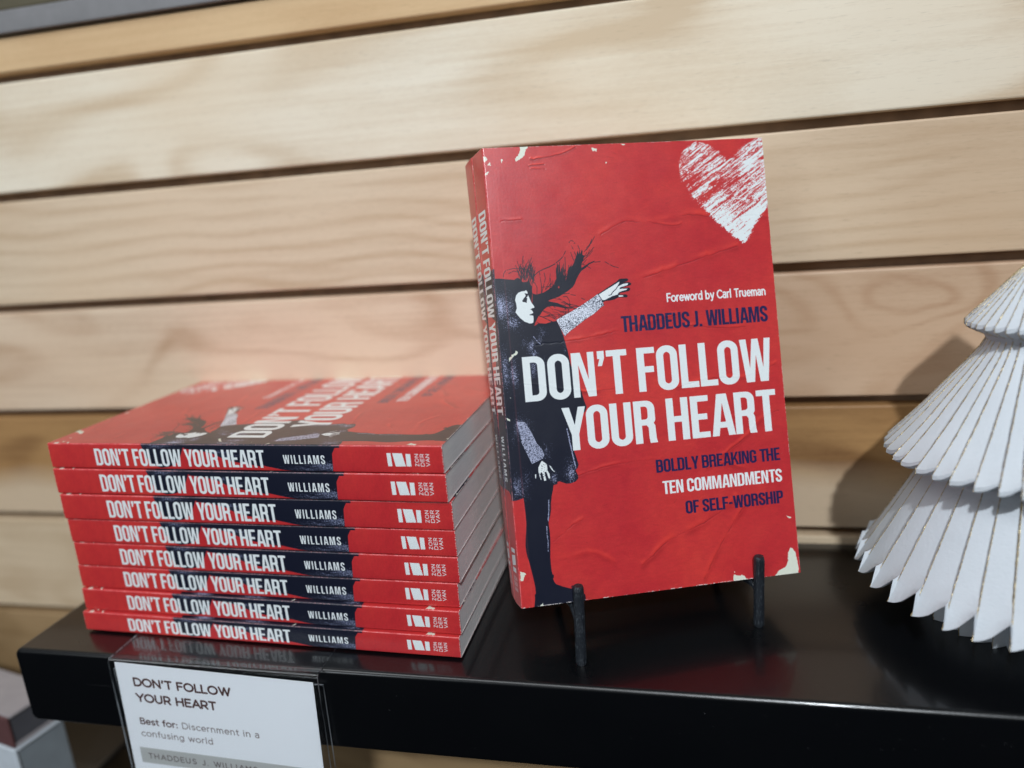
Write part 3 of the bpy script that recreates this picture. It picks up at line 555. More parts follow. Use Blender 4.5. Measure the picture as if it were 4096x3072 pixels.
def mat_pages():
    N = Nodes('page_edges')
    a = N.noise(N.coord((25, 5200, 25)), 1.0, 2, .6)
    b = N.noise(N.coord((60, 700, 60), (3, 1, 2)), 1.0, 2, .6)
    v = N.math('ADD', N.math('MULTIPLY', a, .6), N.math('MULTIPLY', b, .4))
    N.bump(v, .3, .0002)
    return N.set(Base_Color=N.ramp(v, ((.3, (.78, .78, .78)), (.65, (.90, .90, .89)))), Roughness=.75, Specular_IOR_Level=.25)
def mat_card_edge():
    N = Nodes('cut_card_edge'); return N.set(Base_Color=N.ramp(N.noise(N.coord(), 300, 2), ((.3, (.62, .50, .49)), (.7, (.80, .74, .72)))), Roughness=.7)
M_COVER, M_RED, M_PAGES, M_EDGE = mat_cover(), mat_red(), mat_pages(), mat_card_edge()

def mat_black_lacquer(name, rough=.29, tint=(.0018, .0022, .003)):
    N = Nodes(name); co = N.coord()
    sp = N.noise(co, 1900, 1, .5)
    spot = N.ramp(sp, ((.815, 0.0), (.84, 1.0)))
    zone = N.ramp(N.noise(N.coord(loc=(1, 2, 3)), 14, 2), ((.52, 0.0), (.66, 1.0)))
    dust = N.math('MULTIPLY', spot, zone)
    sc = N.noise(N.coord((9, 900, 900), (4, 0, 0)), 1.0, 1, .5)
    scr = N.math('MULTIPLY', N.ramp(sc, ((.76, 0.0), (.80, 1.0))), N.ramp(N.noise(co, 9, 1), ((.56, 0.0), (.62, 1.0))))
    col = N.mix(dust, tint, (.40, .40, .42))
    col = N.mix(N.math('MULTIPLY', scr, .10), col, (.30, .30, .32))
    N.bump(N.math('ADD', N.noise(co, 420, 2), N.math('MULTIPLY', N.noise(co, 90, 1), 1.2)), .16, .0002)
    r = N.math('MULTIPLY_ADD', N.noise(co, 22, 3), .10, rough-.05)
    return N.set(Base_Color=col, Roughness=r, Specular_IOR_Level=.6, Coat_Weight=.35, Coat_Roughness=.10)
M_SHELF = mat_black_lacquer('black_lacquer')

def mat_iron():
    N = Nodes('hammered_black_iron'); co = N.coord()
    N.bump(N.math('ADD', N.noise(co, 1400, 2), N.noise(N.coord((700, 700, 260)), 1.0, 2)), .5, .0004)
    col = N.ramp(N.noise(N.coord((1500, 1500, 500)), 1.0, 2), ((.55, (.010, .013, .018)), (.72, (.05, .06, .07))))
    return N.set(Base_Color=col, Roughness=.45, Specular_IOR_Level=.5)
M_IRON = mat_iron()

def mat_porcelain():
    N = Nodes('white_bisque'); co = N.coord()
    w = N.noise(N.coord((520, 520, 900)), 1.0, 2)
    N.bump(N.math('ADD', w, N.noise(co, 700, 2)), .30, .0004)
    return N.set(Base_Color=N.ramp(N.noise(co, 40, 3), ((.3, (.55, .585, .625)), (.7, (.60, .635, .675)))), Roughness=.55, Specular_IOR_Level=.35)
def mat_gold():
    N = Nodes('gold_glitter'); co = N.coord()
    v = N.noise(co, 1500, 1)
    N.bump(v, 1.0, .0006)
    return N.set(Base_Color=N.ramp(v, ((.36, (.26, .18, .085)), (.52, (.55, .41, .21)), (.70, (.95, .80, .46)))), Metallic=.8, Roughness=.32)
M_PORC, M_GOLD = mat_porcelain(), mat_gold()

def mat_wood(name, light, dark, loc, scale=(9, 1, 20), k=26.0, zlin=0.0, contrast=1.0, knot=None, lower=None, warm=None, sharp=.5, side=None):
    N = Nodes(name)
    co = N.coord(scale, loc)
    n1 = N.noise(co, 1.0, 1.2, .45, .35)
    v = N.math('MULTIPLY', n1, k)
    if zlin:
        sep = N.n('ShaderNodeSeparateXYZ'); N.l(N.coord(), sep.inputs[0])
        v = N.math('ADD', v, N.math('MULTIPLY', sep.outputs[2], zlin))
    if knot:
        kx, kz, kr, kf = knot
        mp0 = N.coord((.62, 0, 1.5), (-kx*.62, 0, -kz*1.5))
        wn = N.n('ShaderNodeTexNoise'); wn.inputs['Scale'].default_value = 26; wn.inputs['Detail'].default_value = 2; N.l(N.coord((1, 0, 1.4)), wn.inputs['Vector'])
        ms = N.n('ShaderNodeVectorMath'); ms.operation = 'MULTIPLY_ADD'; N.l(wn.outputs['Color'], ms.inputs[0]); ms.inputs[1].default_value = (.022, 0, .022); N.l(mp0, ms.inputs[2])
        sb_ = N.n('ShaderNodeVectorMath'); sb_.operation = 'SUBTRACT'; N.l(ms.outputs[0], sb_.inputs[0]); sb_.inputs[1].default_value = (.011, 0, .011)
        mp = sb_.outputs[0]
        ln = N.n('ShaderNodeVectorMath'); ln.operation = 'LENGTH'; N.l(mp, ln.inputs[0])
        wgt = N.math('POWER', 2.718, N.math('MULTIPLY', N.math('POWER', N.math('DIVIDE', ln.outputs['Value'], kr), 2.0), -1.0))
        v = N.math('ADD', v, N.math('MULTIPLY', wgt, kf))
    band = N.math('POWER', N.math('MULTIPLY_ADD', N.math('SINE', v), .5, .5), 1.2+2*sharp)
    band = N.math('MULTIPLY', band, N.ramp(N.noise(N.coord((7, 1, 12), (loc[0], 0, loc[2]+9)), 1.0, 1), ((.3, .25), (.65, 1.0))))
    streak = N.noise(N.coord((10, 60, 300), loc), 1.0, 3, .6)
    fine = N.noise(N.coord((260, 60, 1300), loc), 1.0, 2, .6)
    patch = N.noise(N.coord((4.5, 1, 13), (loc[0]+3, 0, loc[2]+1)), 1.0, 2, .5)
    f = N.math('ADD', N.math('MULTIPLY', band, .40*contrast), N.math('ADD', N.math('MULTIPLY', N.math('SUBTRACT', streak, .5), .65), N.math('MULTIPLY', N.math('SUBTRACT', patch, .42), .9)))
    f = N.math('ADD', f, N.math('MULTIPLY', N.math('SUBTRACT', fine, .5), .30))
    col = N.ramp(f, ((.0, light), (.75, dark)))
    if warm:
        col = N.mix(N.ramp(N.noise(N.coord((6, 1, 9), (loc[0]-2, 0, loc[2]+5)), 1.0, 1, .5), ((.35, 0.0), (.75, .6))), col, warm)
    if lower:
        z0, z1, lc = lower
        sep = N.n('ShaderNodeSeparateXYZ'); N.l(N.coord(), sep.inputs[0])
        zz = N.math('ADD', sep.outputs[2], N.math('MULTIPLY', N.math('SUBTRACT', N.noise(N.coord((7, 1, 10), loc), 1.0, 2), .5), .03))
        mr = N.n('ShaderNodeMapRange'); mr.inputs[1].default_value = z0; mr.inputs[2].default_value = z1
        N.l(zz, mr.inputs[0])
        col = N.mix(mr.outputs[0], lc, col)
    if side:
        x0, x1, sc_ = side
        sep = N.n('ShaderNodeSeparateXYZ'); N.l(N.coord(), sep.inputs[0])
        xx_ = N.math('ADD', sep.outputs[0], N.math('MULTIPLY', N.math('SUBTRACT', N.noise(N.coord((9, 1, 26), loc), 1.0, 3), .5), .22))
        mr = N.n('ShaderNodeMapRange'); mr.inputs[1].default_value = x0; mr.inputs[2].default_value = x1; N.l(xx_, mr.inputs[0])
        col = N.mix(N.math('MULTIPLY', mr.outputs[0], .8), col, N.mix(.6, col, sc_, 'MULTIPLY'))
    pore = N.ramp(N.noise(N.coord((120, 60, 1500), loc), 1.0, 2), ((.62, 0.0), (.74, 1.0)))
    col = N.mix(N.math('MULTIPLY', pore, .20), col, tuple(c*.5 for c in dark))
    N.bump(N.math('ADD', streak, band), .12, .0004)
    return N.set(Base_Color=col, Roughness=.5, Specular_IOR_Level=.35)

# ------------------------------------------------------------------ the setting: plank wall and shelves
WY = 0.1096
YF = -0.0372
ROWS = [(-.30,-.2285), (-.2230,-.1540), (-.1485,-.0763), (-.0707,.0046), (.0101,.0856), (.0911,.1622), (.1678,.2370), (.2427,.3101), (.3160,.3366), (.3515,.46)]
cream, creamd = (.86, .80, .69), (.62, .50, .37)
WOODS = [
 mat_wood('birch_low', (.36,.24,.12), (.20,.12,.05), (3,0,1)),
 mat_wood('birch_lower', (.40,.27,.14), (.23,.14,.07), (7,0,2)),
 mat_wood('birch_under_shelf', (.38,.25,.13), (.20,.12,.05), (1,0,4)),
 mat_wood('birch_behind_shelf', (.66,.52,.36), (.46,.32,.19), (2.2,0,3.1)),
 mat_wood('birch_honey', (.42,.235,.095), (.20,.095,.036), (5.4,0,.7), k=20, contrast=1.4, lower=(.030,.050,(.63,.48,.33))),
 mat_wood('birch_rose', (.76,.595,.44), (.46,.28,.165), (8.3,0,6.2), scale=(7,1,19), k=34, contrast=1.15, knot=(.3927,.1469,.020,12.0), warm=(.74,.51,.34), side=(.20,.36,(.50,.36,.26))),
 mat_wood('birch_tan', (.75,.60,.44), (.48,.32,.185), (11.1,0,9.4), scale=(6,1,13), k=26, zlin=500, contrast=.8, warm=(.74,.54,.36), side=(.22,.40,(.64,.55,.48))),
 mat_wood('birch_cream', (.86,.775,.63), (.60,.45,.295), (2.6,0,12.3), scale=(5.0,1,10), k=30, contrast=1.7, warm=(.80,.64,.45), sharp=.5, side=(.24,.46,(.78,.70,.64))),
 mat_wood('birch_amber', (.72,.50,.28), (.54,.33,.16), (6.1,0,3.7), scale=(4,1,24), k=12),
 mat_wood('smoked_olive', (.10,.085,.05), (.06,.05,.03), (9.1,0,5.7)),
]
Nb = Nodes('dark_backing'); M_BACK = Nb.set(Base_Color=Nb.ramp(Nb.noise(Nb.coord(), 60, 2), ((.3, (.17, .11, .07)), (.7, (.27, .18, .115)))), Roughness=.8)
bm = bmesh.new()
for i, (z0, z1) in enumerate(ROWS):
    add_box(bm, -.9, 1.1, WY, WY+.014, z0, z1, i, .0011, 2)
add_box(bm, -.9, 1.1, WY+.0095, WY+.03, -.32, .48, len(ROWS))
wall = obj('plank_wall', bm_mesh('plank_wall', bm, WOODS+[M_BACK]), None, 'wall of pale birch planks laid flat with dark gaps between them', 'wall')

def rounded_slab(x0, x1, y0, y1, z0, z1, rc, re):
    """box whose front-face corners are rounded by rc (in XZ) and whose long edges are eased by re"""
    bm = bmesh.new(); rings = []
    for k in range(7):
        a = math.radians(15*k); ins = re*(1-math.sin(a)) ; y = y0+re*(1-math.cos(a))
        rings.append([bm.verts.new((x, y, z)) for x, z in rr(x0+ins, z0+ins, x1-ins, z1-ins, *([rc-ins]*4))])
    rings.append([bm.verts.new((x, y1, z)) for x, z in rr(x0, z0, x1, z1, rc, rc, rc, rc)])
    n = len(rings[0])
    bm.faces.new(rings[0]); bm.faces.new(rings[-1][::-1])
    for f, g in zip(rings, rings[1:]):
        for i in range(n): bm.faces.new((f[i], g[i], g[(i+1) % n], f[(i+1) % n]))
    return bm
def smooth_by_angle(me, ang=35):
    for p in me.polygons: p.use_smooth = True
    bm = bmesh.new(); bm.from_mesh(me)
    for e in bm.edges:
        if len(e.link_faces) == 2 and e.calc_face_angle(0) > math.radians(ang): e.smooth = False
    bm.to_mesh(me); bm.free()
    return me
GAP = .0006
shelf = obj('wall_shelf', smooth_by_angle(bm_mesh('wall_shelf', rounded_slab(-.0894, 1.05, YF, WY-GAP, -.0448, 0, .0046, .0024), [M_SHELF])), None,
            'thick glossy black shelf with rounded corners carrying the red paperbacks', 'shelf')
def plain(name, c, rough=.6):
    N = Nodes(name); return N.set(Base_Color=N.ramp(N.noise(N.coord(), 80, 3), ((.3, tuple(x*.86 for x in c)), (.7, c))), Roughness=rough)
rail = obj('wall_rail', smooth_by_angle(bm_mesh('wall_rail', rounded_slab(-.9, 1.1, WY-.004, WY+.008, .3374, .3505, .002, .001), [plain('brushed_grey', (.22, .215, .22), .4)])), None,
           'grey metal rail between two planks, blurred in the top left corner', 'rail')
low = obj('wall_shelf', smooth_by_angle(bm_mesh('lower_shelf', rounded_slab(-.60, -.140, -.035, WY-GAP, -.200, -.1525, .0042, .0016), [M_SHELF])), None,
          'dark lower shelf under the blurred books at the bottom left corner', 'shelf')

# ------------------------------------------------------------------ paperbacks
mm = .001
def book_meshes(kt=0.0, kb=0.0, curl=0.0, key='flat'):
    """front cover, spine, back cover, page block; x from hinge to fore-edge, y thickness, z height; spine leans by kt (head) / kb (foot)"""
    W, H, T = BW*mm, BH*mm, TH*mm
    r, ct = .0007, .00033
    def sh(x, y, z):
        k = kb+(kt-kb)*z/H
        return (x+k*y, y, z)
    NZ = 12
    def sheet(name, y_in, y_out, front):
        NX = 16; V = []; UVs = []; F = []; mi = []
        for side, yy in enumerate((y_out, y_in)):
            for j in range(NZ+1):
                for i in range(NX+1):
                    x = r+(W-r)*i/NX; z = H*j/NZ
                    t = i/NX
                    cz = (2*j/NZ-1)
                    lift = curl*(t**3)*(1 if front else -1)*(.6+.4*cz*cz)
                    hinge = .00012*math.exp(-((x-.0052)/.0012)**2)*(1 if front else -1)
                    V.append(sh(x, yy-lift+(hinge if side == 0 else 0), z))
                    UVs.append(((TH+x/mm)/(TH+BW), z/H))
        st = (NX+1)*(NZ+1)
        for side in (0, 1):
            for j in range(NZ):
                for i in range(NX):
                    a = side*st+j*(NX+1)+i
                    q = (a, a+1, a+NX+2, a+NX+1)
                    F.append(q if (side == 0) == front else q[::-1]); mi.append(0 if side == 0 else 1)
        rim = [j*(NX+1)+NX for j in range(NZ+1)]
        for a, b in zip(rim, rim[1:]): F.append((a, a+st, b+st, b) if front else (b, b+st, a+st, a)); mi.append(1)
        for row, fl in ((0, 0), (NZ, 1)):
            for i in range(NX):
                a = row*(NX+1)+i
                q = (a, a+st, a+1+st, a+1); F.append(q if (fl == 1) == front else q[::-1]); mi.append(1)
        me = mesh_from(name, V, F, (M_COVER if front else M_RED, M_EDGE), True, UVs, mi)
        return smooth_by_angle(me, 40)
    fc = sheet('front_cover_'+key, ct, 0, True)
    bc = sheet('back_cover_'+key, T-ct, T, False)
    # spine: outer skin with rounded folds, and its inner skin
    prof = [(r*(1-math.sin(a)), r*(1-math.cos(a))) for a in [math.radians(15*k) for k in range(7)]]
    prof += [(0-.00010*math.sin(math.pi*k/6), r+(T-2*r)*k/6) for k in range(1, 6)]
    prof += [(r*(1-math.cos(a)), T-r*(1-math.sin(a))) for a in [math.radians(15*k) for k in range(7)]]
    V, UVs, F, mi = [], [], [], []
    L = [0]
    for a, b in zip(prof, prof[1:]): L.append(L[-1]+math.dist(a, b))
    for j in range(NZ+1):
        for (x, y), l in zip(prof, L):
            V.append(sh(x, y, H*j/NZ)); UVs.append(((TH+r/mm-l/mm)/(TH+BW), j/NZ))
    n = len(prof)
    inner = len(V)
    for j in range(NZ+1):
        for x, y in prof:
            V.append(sh(max(x, r*.5)+ct*.9, min(max(y, ct), T-ct), H*j/NZ)); UVs.append((.02, .98))
    for j in range(NZ):
        for i in range(n-1):
            a = j*n+i; F.append((a, a+n, a+n+1, a+1)); mi.append(0)
    for i in range(n-1):
        F.append((i, i+1, inner+i+1, inner+i)); mi.append(1)
        a = NZ*n+i; b = inner+NZ*n+i; F.append((a, b, b+1, a+1)); mi.append(1)
    spn = smooth_by_angle(mesh_from('spine_'+key, V, F, (M_COVER, M_EDGE), True, UVs, mi), 60)
    # page block
    V, F = [], []
    NX = 8
    for y in (ct, T-ct):
        for z in (0.00025, H-.00025):
            for i in range(NX+1):
                x = .0011+(W-.0011-.0004)*i/NX
                V.append(sh(x, y, z))
    w = NX+1
    for i in range(NX):
        F += [(i, i+1, w+i+1, w+i), (2*w+i, 3*w+i, 3*w+i+1, 2*w+i+1), (i, 2*w+i, 2*w+i+1, i+1), (w+i, w+i+1, 3*w+i+1, 3*w+i)]
    F += [(0, w, 3*w, 2*w), (NX, 2*w+NX, 3*w+NX, w+NX)]
    pg = mesh_from('page_block_'+key, V, F, (M_PAGES,))
    return {'front_cover': fc, 'spine': spn, 'back_cover': bc, 'page_block': pg}

def make_book(meshes, label, mat, group):
    t = thing('paperback_book', label, 'book', mat, group)
    for nm, me in meshes.items(): obj(nm, me, t)
    return t

flat = book_meshes()
SX = [-.0577,-.0574,-.0565,-.0566,-.0567,-.0581,-.0579,-.0586]
SY = [-.0160,-.0166,-.0171,-.0160,-.0155,-.0149,-.0162,-.0183]
YAW = [-1.7101,-1.518,-.9299,-1.0176,-1.0457,-1.1064,-1.4583,-1.3666]
SZ = [.1093,.0955,.0813,.0668,.0529,.0390,.0257,.0128,.0013]
ORD = ['topmost book of the flat red stack, its whole front cover showing', 'second book from the top of the flat red stack', 'third book from the top of the flat red stack',
       'fourth book from the top of the flat red stack', 'fourth book from the bottom of the flat red stack', 'third book from the bottom of the flat red stack',
       'second book from the bottom of the flat red stack', 'bottom book of the flat red stack, lying on the clear sign holder']
LAY = Matrix(((0,0,-1,0),(1,0,0,0),(0,-1,0,0),(0,0,0,1)))        # front cover up, spine towards the room, head to the left
first = None
for i in range(8):
    th = SZ[i]-SZ[i+1]-.0004
    M = Matrix.Translation((SX[i], SY[i], SZ[i]-.0004)) @ Matrix.Rotation(math.radians(YAW[i]), 4, 'Z') @ Matrix.Translation((BH*mm, 0, 0)) @ LAY @ Matrix.Diagonal((1, th/(TH*mm), 1, 1))
    if first is None:
        first = make_book(flat, ORD[0], M, 'red paperbacks stacked flat')
    else:
        t = first.copy(); COL.objects.link(t); t['label'] = ORD[i]; t.matrix_world = M
        for ch in first.children:
            c = ch.copy(); COL.objects.link(c); c.parent = t

BROT = (Euler((-.2523, .0288, .3685), 'XYZ')).to_matrix().to_4x4()
BM = Matrix.Translation((.1884, -.0213, .0282)) @ BROT
make_book(book_meshes(-.265, -.076, .0008, 'front_pair'), 'upright red paperback facing out in front on the easel, white crayon heart on its cover', BM, 'red paperbacks on the easel')
BM2 = BM @ Matrix.Translation((-.00105, TH*mm+.0004, .0004)) @ Matrix.Rotation(math.radians(-.70), 4, 'Y')
make_book(book_meshes(-.15, .03, 0, 'rear_pair'), 'upright red paperback tucked behind the front one on the easel, only its spine showing', BM2, 'red paperbacks on the easel')

# ------------------------------------------------------------------ iron easel
easel = thing('book_easel', 'small hammered black iron easel holding two upright paperbacks', 'easel', Matrix.Translation((.257, .02, 0)))
EI = easel.matrix_world.inverted()
def post_mesh(foot, top, r):
    V, F = [], []
    foot, top = Vector(foot), Vector(top); ax = (top-foot)
    rg = random.Random(5)
    zs = [0, .03, .10, .2, .35, .5, .65, .8, .93, .975, 1.0]
    rs = [.82, 1.0, 1.03, .98, .99, 1.02, .98, 1.0, 1.0, .97, .80]
    a = Vector((1, 0, 0)); b = Vector((0, 1, 0)); n = 10
    for z, s in zip(zs, rs):
        for k in range(n):
            an = 2*math.pi*(k+.5)/n
            V.append(EI @ (foot+ax*z+(a*math.cos(an)+b*math.sin(an))*r*s*(1+rg.uniform(-.04, .04))))
    for i in range(len(zs)-1):
        for k in range(n): F.append((i*n+k, i*n+(k+1) % n, (i+1)*n+(k+1) % n, (i+1)*n+k))
    F.append(tuple(range(n))[::-1]); F.append(tuple((len(zs)-1)*n+k for k in range(n)))
    return smooth_by_angle(mesh_from('post', V, F, (M_IRON,)), 30)
nrm = BROT @ Vector((0, -1, 0))
for u, foot, w in ((.0268, (.2147, -.0202, 0), .0085), (.1172, (.2984, .0185, 0), .0115)):
    top = BM @ Vector((u, -.0042, w))
    f = Vector(foot)
    obj('post', post_mesh(f, top, .0026), easel)
    a = f+(top-f)*.50; b = f+(top-f)*.66
    under = BM @ Vector((u-.0015, .004, -.0024)); back = BM @ Vector((u-.002, .034, -.0024))
    V, F = tube([EI @ p for p in (a, a.lerp(under, .45)+Vector((0, 0, .001)), under, under.lerp(back, .5), back)], [.0021, .0021, .0020, .0020, .0020], 8)
    obj('support_arm', smooth_by_angle(mesh_from('support_arm', V, F, (M_IRON,)), 40), easel)
p0, p1 = BM @ Vector((.025, .0335, -.0024)), BM @ Vector((.115, .0335, -.0024))
apex = BM @ Vector((.070, .0335, .118))
V, F = tube([EI @ p for p in (p0, apex, p1)], .0021, 8); V2, F2 = tube([EI @ p for p in (p0, p1)], .0021, 8)
F += [tuple(i+len(V) for i in q) for q in F2]; V += V2
obj('back_frame', smooth_by_angle(mesh_from('back_frame', V, F, (M_IRON,)), 40), easel)
V, F = tube([EI @ p for p in (p0, Vector((p0.x-.004, min(p0.y+.012, WY-.006), .0021)))], .0021, 8)
obj('rear_leg', mesh_from('rear_leg', V, F, (M_IRON,)), easel)
V, F = tube([EI @ p for p in (p1, Vector((p1.x-.004, min(p1.y+.012, WY-.006), .0021)))], .0021, 8)
obj('rear_leg', mesh_from('rear_leg', V, F, (M_IRON,)), easel)

# ------------------------------------------------------------------ pleated porcelain tree
AX, AY = .4169, .0405
tree = thing('porcelain_tree', 'white pleated porcelain tree with gold glitter along the folds, standing at the right end', 'ornament', Matrix.Translation((AX, AY, 0)))
def tier(prof, N, phase, split, power, hem_lift, tri_pow=1.0, gold_to=None, valley=False, gr=.00022, flat_first=0):
    """prof: (r, z, pleat depth, hem weight) from the neck out to the hem and back under"""
    SUB = [0, .08, .2, .35, .5, split, .5*(split+1)+.06, .95]
    SUB = sorted(set([round(x, 4) for x in SUB]))
    cols = [(k, s) for k in range(N) for s in SUB]
    V, F = [], []
    jit = random.Random(N)
    ph = [jit.uniform(-.09, .09) for _ in range(N+1)]
    def pos(k, s, row, push=0.0):
        r, z, a, hw = prof[row]
        tri = (1-s/split) if s <= split else (s-split)/(1-split)
        tri = max(0, min(1, tri))
        d = 1-tri**tri_pow
        kk = k % N; j = ph[kk]*(1-s)+ph[(kk+1) % N]*s
        th = phase+2*math.pi*(k+s+j)/N
        rad = max(r-a*d+push, .0004)
        zz = z+hem_lift*hw*(1-(1-d)**power if power >= 1 else d**(1/power))
        return Vector((rad*math.cos(th), rad*math.sin(th), zz))
    n = len(cols)
    for row in range(len(prof)):
        for k, s in cols: V.append(pos(k, s, row))
    for row in range(len(prof)-1):
        for c in range(n):
            c2 = (c+1) % n
            F.append((row*n+c, row*n+c2, (row+1)*n+c2, (row+1)*n+c))
    me = mesh_from('tier', V, F, (M_PORC,), True)
    me = smooth_by_angle(me, 32)
    GV, GF = [], []
    last = gold_to or len(prof)-1
    rg = random.Random(N+1)
    def line(fn, rows, rad):
        pts = []
        for row in rows: pts.append(fn(row))
        fine = []
        for a, b in zip(pts, pts[1:]):
            m = max(1, int((b-a).length/.0011))
            for i in range(m): fine.append(a.lerp(b, i/m))
        fine.append(pts[-1])
        rads = [rad*rg.uniform(.45, 1.35) for _ in fine]
        fine = [p+Vector((rg.uniform(-1,1), rg.uniform(-1,1), rg.uniform(-1,1)))*rad*.35 for p in fine]
        v, f = tube(fine, rads, 5, False)
        GF.extend(tuple(i+len(GV) for i in q) for q in f); GV.extend(v)
    for k in range(N):
        line(lambda row: pos(k, 0, row, .00006), range(last+1), gr)
        if valley:
            rows = range(0, int(last*.8)+1)
            line(lambda row: pos(k, split+(.97-split)*min(1, (row/(last*.8)))**1.5, row, .0002), rows, gr*.7)
    g = mesh_from('gold_edging', GV, GF, (M_GOLD,))
    return me, g
def add_tier(*a, **k):
    me, g = tier(*a, **k)
    o = obj('tier', me, tree); obj('gold_edging', g, o)
add_tier([(.0012,.1745,.0003,0),(.0070,.1680,.0006,0),(.0130,.1610,.0010,0),(.0190,.1540,.0014,0),(.0245,.1478,.0017,.4),(.0274,.1442,.0018,.9),(.0274,.1424,.0018,1),(.0250,.1408,.0018,.9),(.0200,.1388,.0016,.2),(.0182,.1350,.0012,0)], 38, .10, .88, .5, .0012, 1.0, 8, gr=.00017)
add_tier([(.0185,.1420,.0008,0),(.0180,.1375,.0008,0),(.0205,.1320,.0011,0),(.0265,.1235,.0015,0),(.0340,.1135,.0018,0),(.0420,.1025,.0021,0),(.0500,.0925,.0024,.1),(.0552,.0864,.0025,.45),(.0576,.0834,.0025,.85),(.0577,.0815,.0025,1),(.0556,.0802,.0025,1),(.0500,.0797,.0028,1),(.0420,.0790,.003,.5),(.0300,.0790,.003,0)], 41, .03, .93, .5, .0036, 1.0, 9, gr=.00018)
add_tier([(.0250,.0950,.0006,0),(.0330,.0860,.0008,0),(.0390,.0765,.0010,0),(.0436,.0680,.0013,0),(.0490,.0575,.0016,0),(.0544,.0470,.0019,.02),(.0598,.0368,.0022,.12),(.0648,.0274,.0026,.45),(.0676,.0218,.0028,.82),(.0686,.0198,.0028,1),(.0676,.0194,.0028,1.03),(.0640,.0206,.0028,1.03),(.0560,.0280,.003,1),(.0400,.0420,.003,.6),(.0280,.0480,.003,0)], 32, .02, .96, .58, .0104, 1.0, 9, valley=True, gr=.00019)
add_tier([(.0300,.0500,.003,0),(.0345,.0300,.0045,0),(.0372,.0120,.0052,0),(.0380,.0025,.0054,0),(.0374,.0002,.0054,0),(.0300,.0002,.004,0)], 34, .10, .8, 1.0, 0, 1.0, 4)

# ------------------------------------------------------------------ clear sign holder and its card
def mat_acrylic(name='clear_acrylic', tint=(1, 1, 1), refl=1.0):
    N = Nodes(name); t = N.t
    N.b.inputs['Roughness'].default_value = .02
    t.nodes.remove(N.b)
    geo = N.n('ShaderNodeNewGeometry'); fr = N.n('ShaderNodeFresnel')
    N.l(N.math('MULTIPLY_ADD', geo.outputs['Backfacing'], 1/1.49-1.49, 1.49), fr.inputs[0])
    tr = N.n('ShaderNodeBsdfTransparent'); tr.inputs[0].default_value = (*tint, 1)
    gl = N.n('ShaderNodeBsdfGlossy'); gl.inputs['Roughness'].default_value = .03
    mx = N.n('ShaderNodeMixShader')
    N.l(N.math('MULTIPLY', fr.outputs[0], refl), mx.inputs[0]); N.l(tr.outputs[0], mx.inputs[1]); N.l(gl.outputs[0], mx.inputs[2])
    N.l(mx.outputs[0], t.nodes['Material Output'].inputs[0])
    return N.m
M_ACR = mat_acrylic('clear_acrylic', (.992, .995, .997))
Na = Nodes('acrylic_cut_edge'); M_ACE = Na.set(Base_Color=Na.ramp(Na.noise(Na.coord((300, 300, 30)), 1.0, 2), ((.38, (.03, .035, .04)), (.70, (.42, .45, .48)))), Roughness=.25)
HX = Matrix.Translation((-.0262, YF, 0)) @ Matrix.Rotation(math.radians(.5), 4, 'Y')
holder = thing('sign_holder', 'clear acrylic sign holder hooked over the shelf edge under the stack', 'sign holder', HX)
HW = .1165
def strip(name, pts, w, t):
    """bent sheet: centre line pts in YZ, width w along x, thickness t; faces clear, rims with a cut-edge look"""
    n = len(pts); V, F, mi = [], [], []
    P = [Vector((0, y, z)) for y, z in pts]
    for i, p in enumerate(P):
        d = (P[min(i+1, n-1)]-P[max(i-1, 0)]).normalized(); nn = Vector((0, -d.z, d.y))*t/2
        for x in (0, w):
            V.append((x, *(p+nn)[1:])); V.append((x, *(p-nn)[1:]))
    for i in range(n-1):
        a = 4*i; b = a+4
        F += [(a, b, b+2, a+2), (a+1, a+3, b+3, b+1), (a, a+1, b+1, b), (a+2, b+2, b+3, a+3)]; mi += [0, 0, 1, 1]
    F += [(0, 2, 3, 1), (4*n-4, 4*n-3, 4*n-1, 4*n-2)]; mi += [1, 1]
    return mesh_from(name, V, F, (M_ACR, M_ACE), False, None, mi)
bend = [(-.0020-.0022*math.sin(a), -.0005-.0011+.0022*math.cos(a)) for a in [math.radians(15*k) for k in range(7)]]
obj('clear_plate', strip('clear_plate', [(.050, .0007), (.012, .0007)]+[(y, z+.0001) for y, z in bend]+[(-.0042, -.05), (-.0042, -.086)], HW, .0010), holder)
obj('rear_panel', strip('rear_panel', [(-.0016, -.0062), (-.0016, -.086)], HW+.001, .0010), holder)
# card
PPM_OLD = PPM; PPM = 9.0
CWmm, CHmm = 110.5, 80.0
cc = Canvas(CWmm, CHmm, (.965, .98, 1.0))
P0 = lambda x0, z: (lambda x, y: (x+23.6, CHmm+z+.7+.036*0+y))
def cl(z): return (lambda x, y: (x, CHmm+z+y))
brown = (.31, .20, .19); grey = (.50, .46, .46)
cc.paint(line_mask(cc, "DON'T FOLLOW", cl(-12.7), 9.6, 4.3, 1.05, x1=64.2, track=.13), brown)
cc.paint(line_mask(cc, "YOUR HEART", cl(-22.0), 9.4, 4.3, 1.05, x1=54.8, track=.13), brown)
cc.paint(line_mask(cc, "Best for:", cl(-35.9), 8.9, 3.45, .68, x1=30.6, track=.12), brown)
cc.paint(line_mask(cc, "Discernment in a", cl(-35.9), 33.6, 3.45, .5, x1=77.0, track=.14), grey)
cc.paint(line_mask(cc, "confusing world", cl(-43.4), 8.2, 3.45, .5, x1=49.8, track=.14), grey)
cc.paint(cc.poly([[(5.2, CHmm-60.4), (CWmm+1, CHmm-60.4), (CWmm+1, CHmm-50.8), (5.2, CHmm-50.8)]]), (.74, .75, .74))
cc.paint(line_mask(cc, "THADDEUS J. WILLIAMS", cl(-57.2), 9.9, 3.0, .52, x1=73.2, track=.30), (.40, .36, .36))
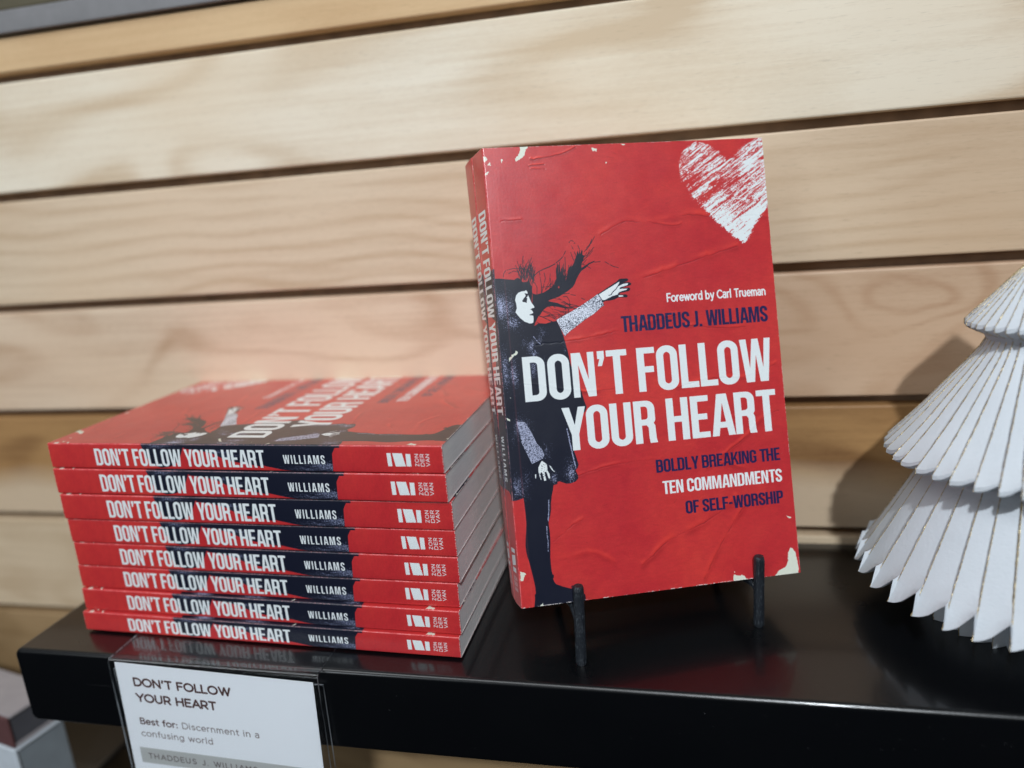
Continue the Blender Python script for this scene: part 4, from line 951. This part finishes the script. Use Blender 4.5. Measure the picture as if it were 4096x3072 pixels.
IMG2 = cc.image('card_print'); PPM = PPM_OLD
Nc = Nodes('printed_card'); tx = Nc.n('ShaderNodeTexImage'); tx.image = IMG2; tx.extension = 'EXTEND'; tx.interpolation = 'Cubic'
uvn = Nc.n('ShaderNodeUVMap'); uvn.uv_map = 'UVMap'; Nc.l(uvn.outputs[0], tx.inputs[0]); Nc.bump(Nc.noise(Nc.coord(), 1200, 2), .1, .0002)
M_CARD = Nc.set(Base_Color=tx.outputs[0], Roughness=.6, Specular_IOR_Level=.3)
cw, ch, ct = CWmm*mm, CHmm*mm, .00025
V = [(0, 0, -ch), (cw, 0, -ch), (cw, 0, 0), (0, 0, 0), (0, ct, -ch), (cw, ct, -ch), (cw, ct, 0), (0, ct, 0)]
F = [(0, 1, 2, 3), (7, 6, 5, 4), (0, 4, 5, 1), (1, 5, 6, 2), (2, 6, 7, 3), (3, 7, 4, 0)]
card = obj('price_card', mesh_from('price_card', V, F, (M_CARD,), False, [(0, 0), (1, 0), (1, 1), (0, 1)]*2), None,
           'white printed card with brown lettering inside the clear sign holder', 'card')
card.matrix_world = Matrix.Translation((-.0236, YF-.0031, -.0014)) @ Matrix.Rotation(math.radians(2.0), 4, 'Y')

# ------------------------------------------------------------------ blurred books on the lower shelf
def low_book(label, mat, w, h, t, cover, spine, pages):
    o = thing('hardcover_book', label, 'book', mat, 'books on the lower shelf')
    def pc(nm, x0, x1, y0, y1, z0, z1, m):
        bm = bmesh.new(); add_box(bm, x0, x1, y0, y1, z0, z1, 0, .0006, 1); obj(nm, bm_mesh(nm, bm, [m]), o)
    pc('front_cover', -h, 0, .002, w, t-.002, t, cover); pc('back_cover', -h, 0, .002, w, 0, .002, cover)
    pc('spine', -h, 0, 0, .0019, 0, t, spine); pc('page_block', -h+.001, -.001, .002, w-.003, .0021, t-.0021, pages)
mA, mB, mC, mD, mE = plain('grey_cover_cloth', (.34, .31, .32)), plain('dark_spine_red', (.12, .05, .05)), plain('charcoal_page_edges', (.10, .10, .115)), plain('white_cover_cloth', (.60, .65, .70)), plain('white_page_edges', (.30, .34, .37))
low_book('blurred grey covered book on top at the bottom left corner', Matrix.Translation((-.1545, -.001, -.1015)) @ Matrix.Rotation(math.radians(-12), 4, 'Z'), .034, .2, .0225, mA, mB, mC)
low_book('blurred white book lying under the grey covered one', Matrix.Translation((-.1535, -.002, -.1523)) @ Matrix.Rotation(math.radians(-12), 4, 'Z'), .036, .2, .0505, mD, mD, mE)
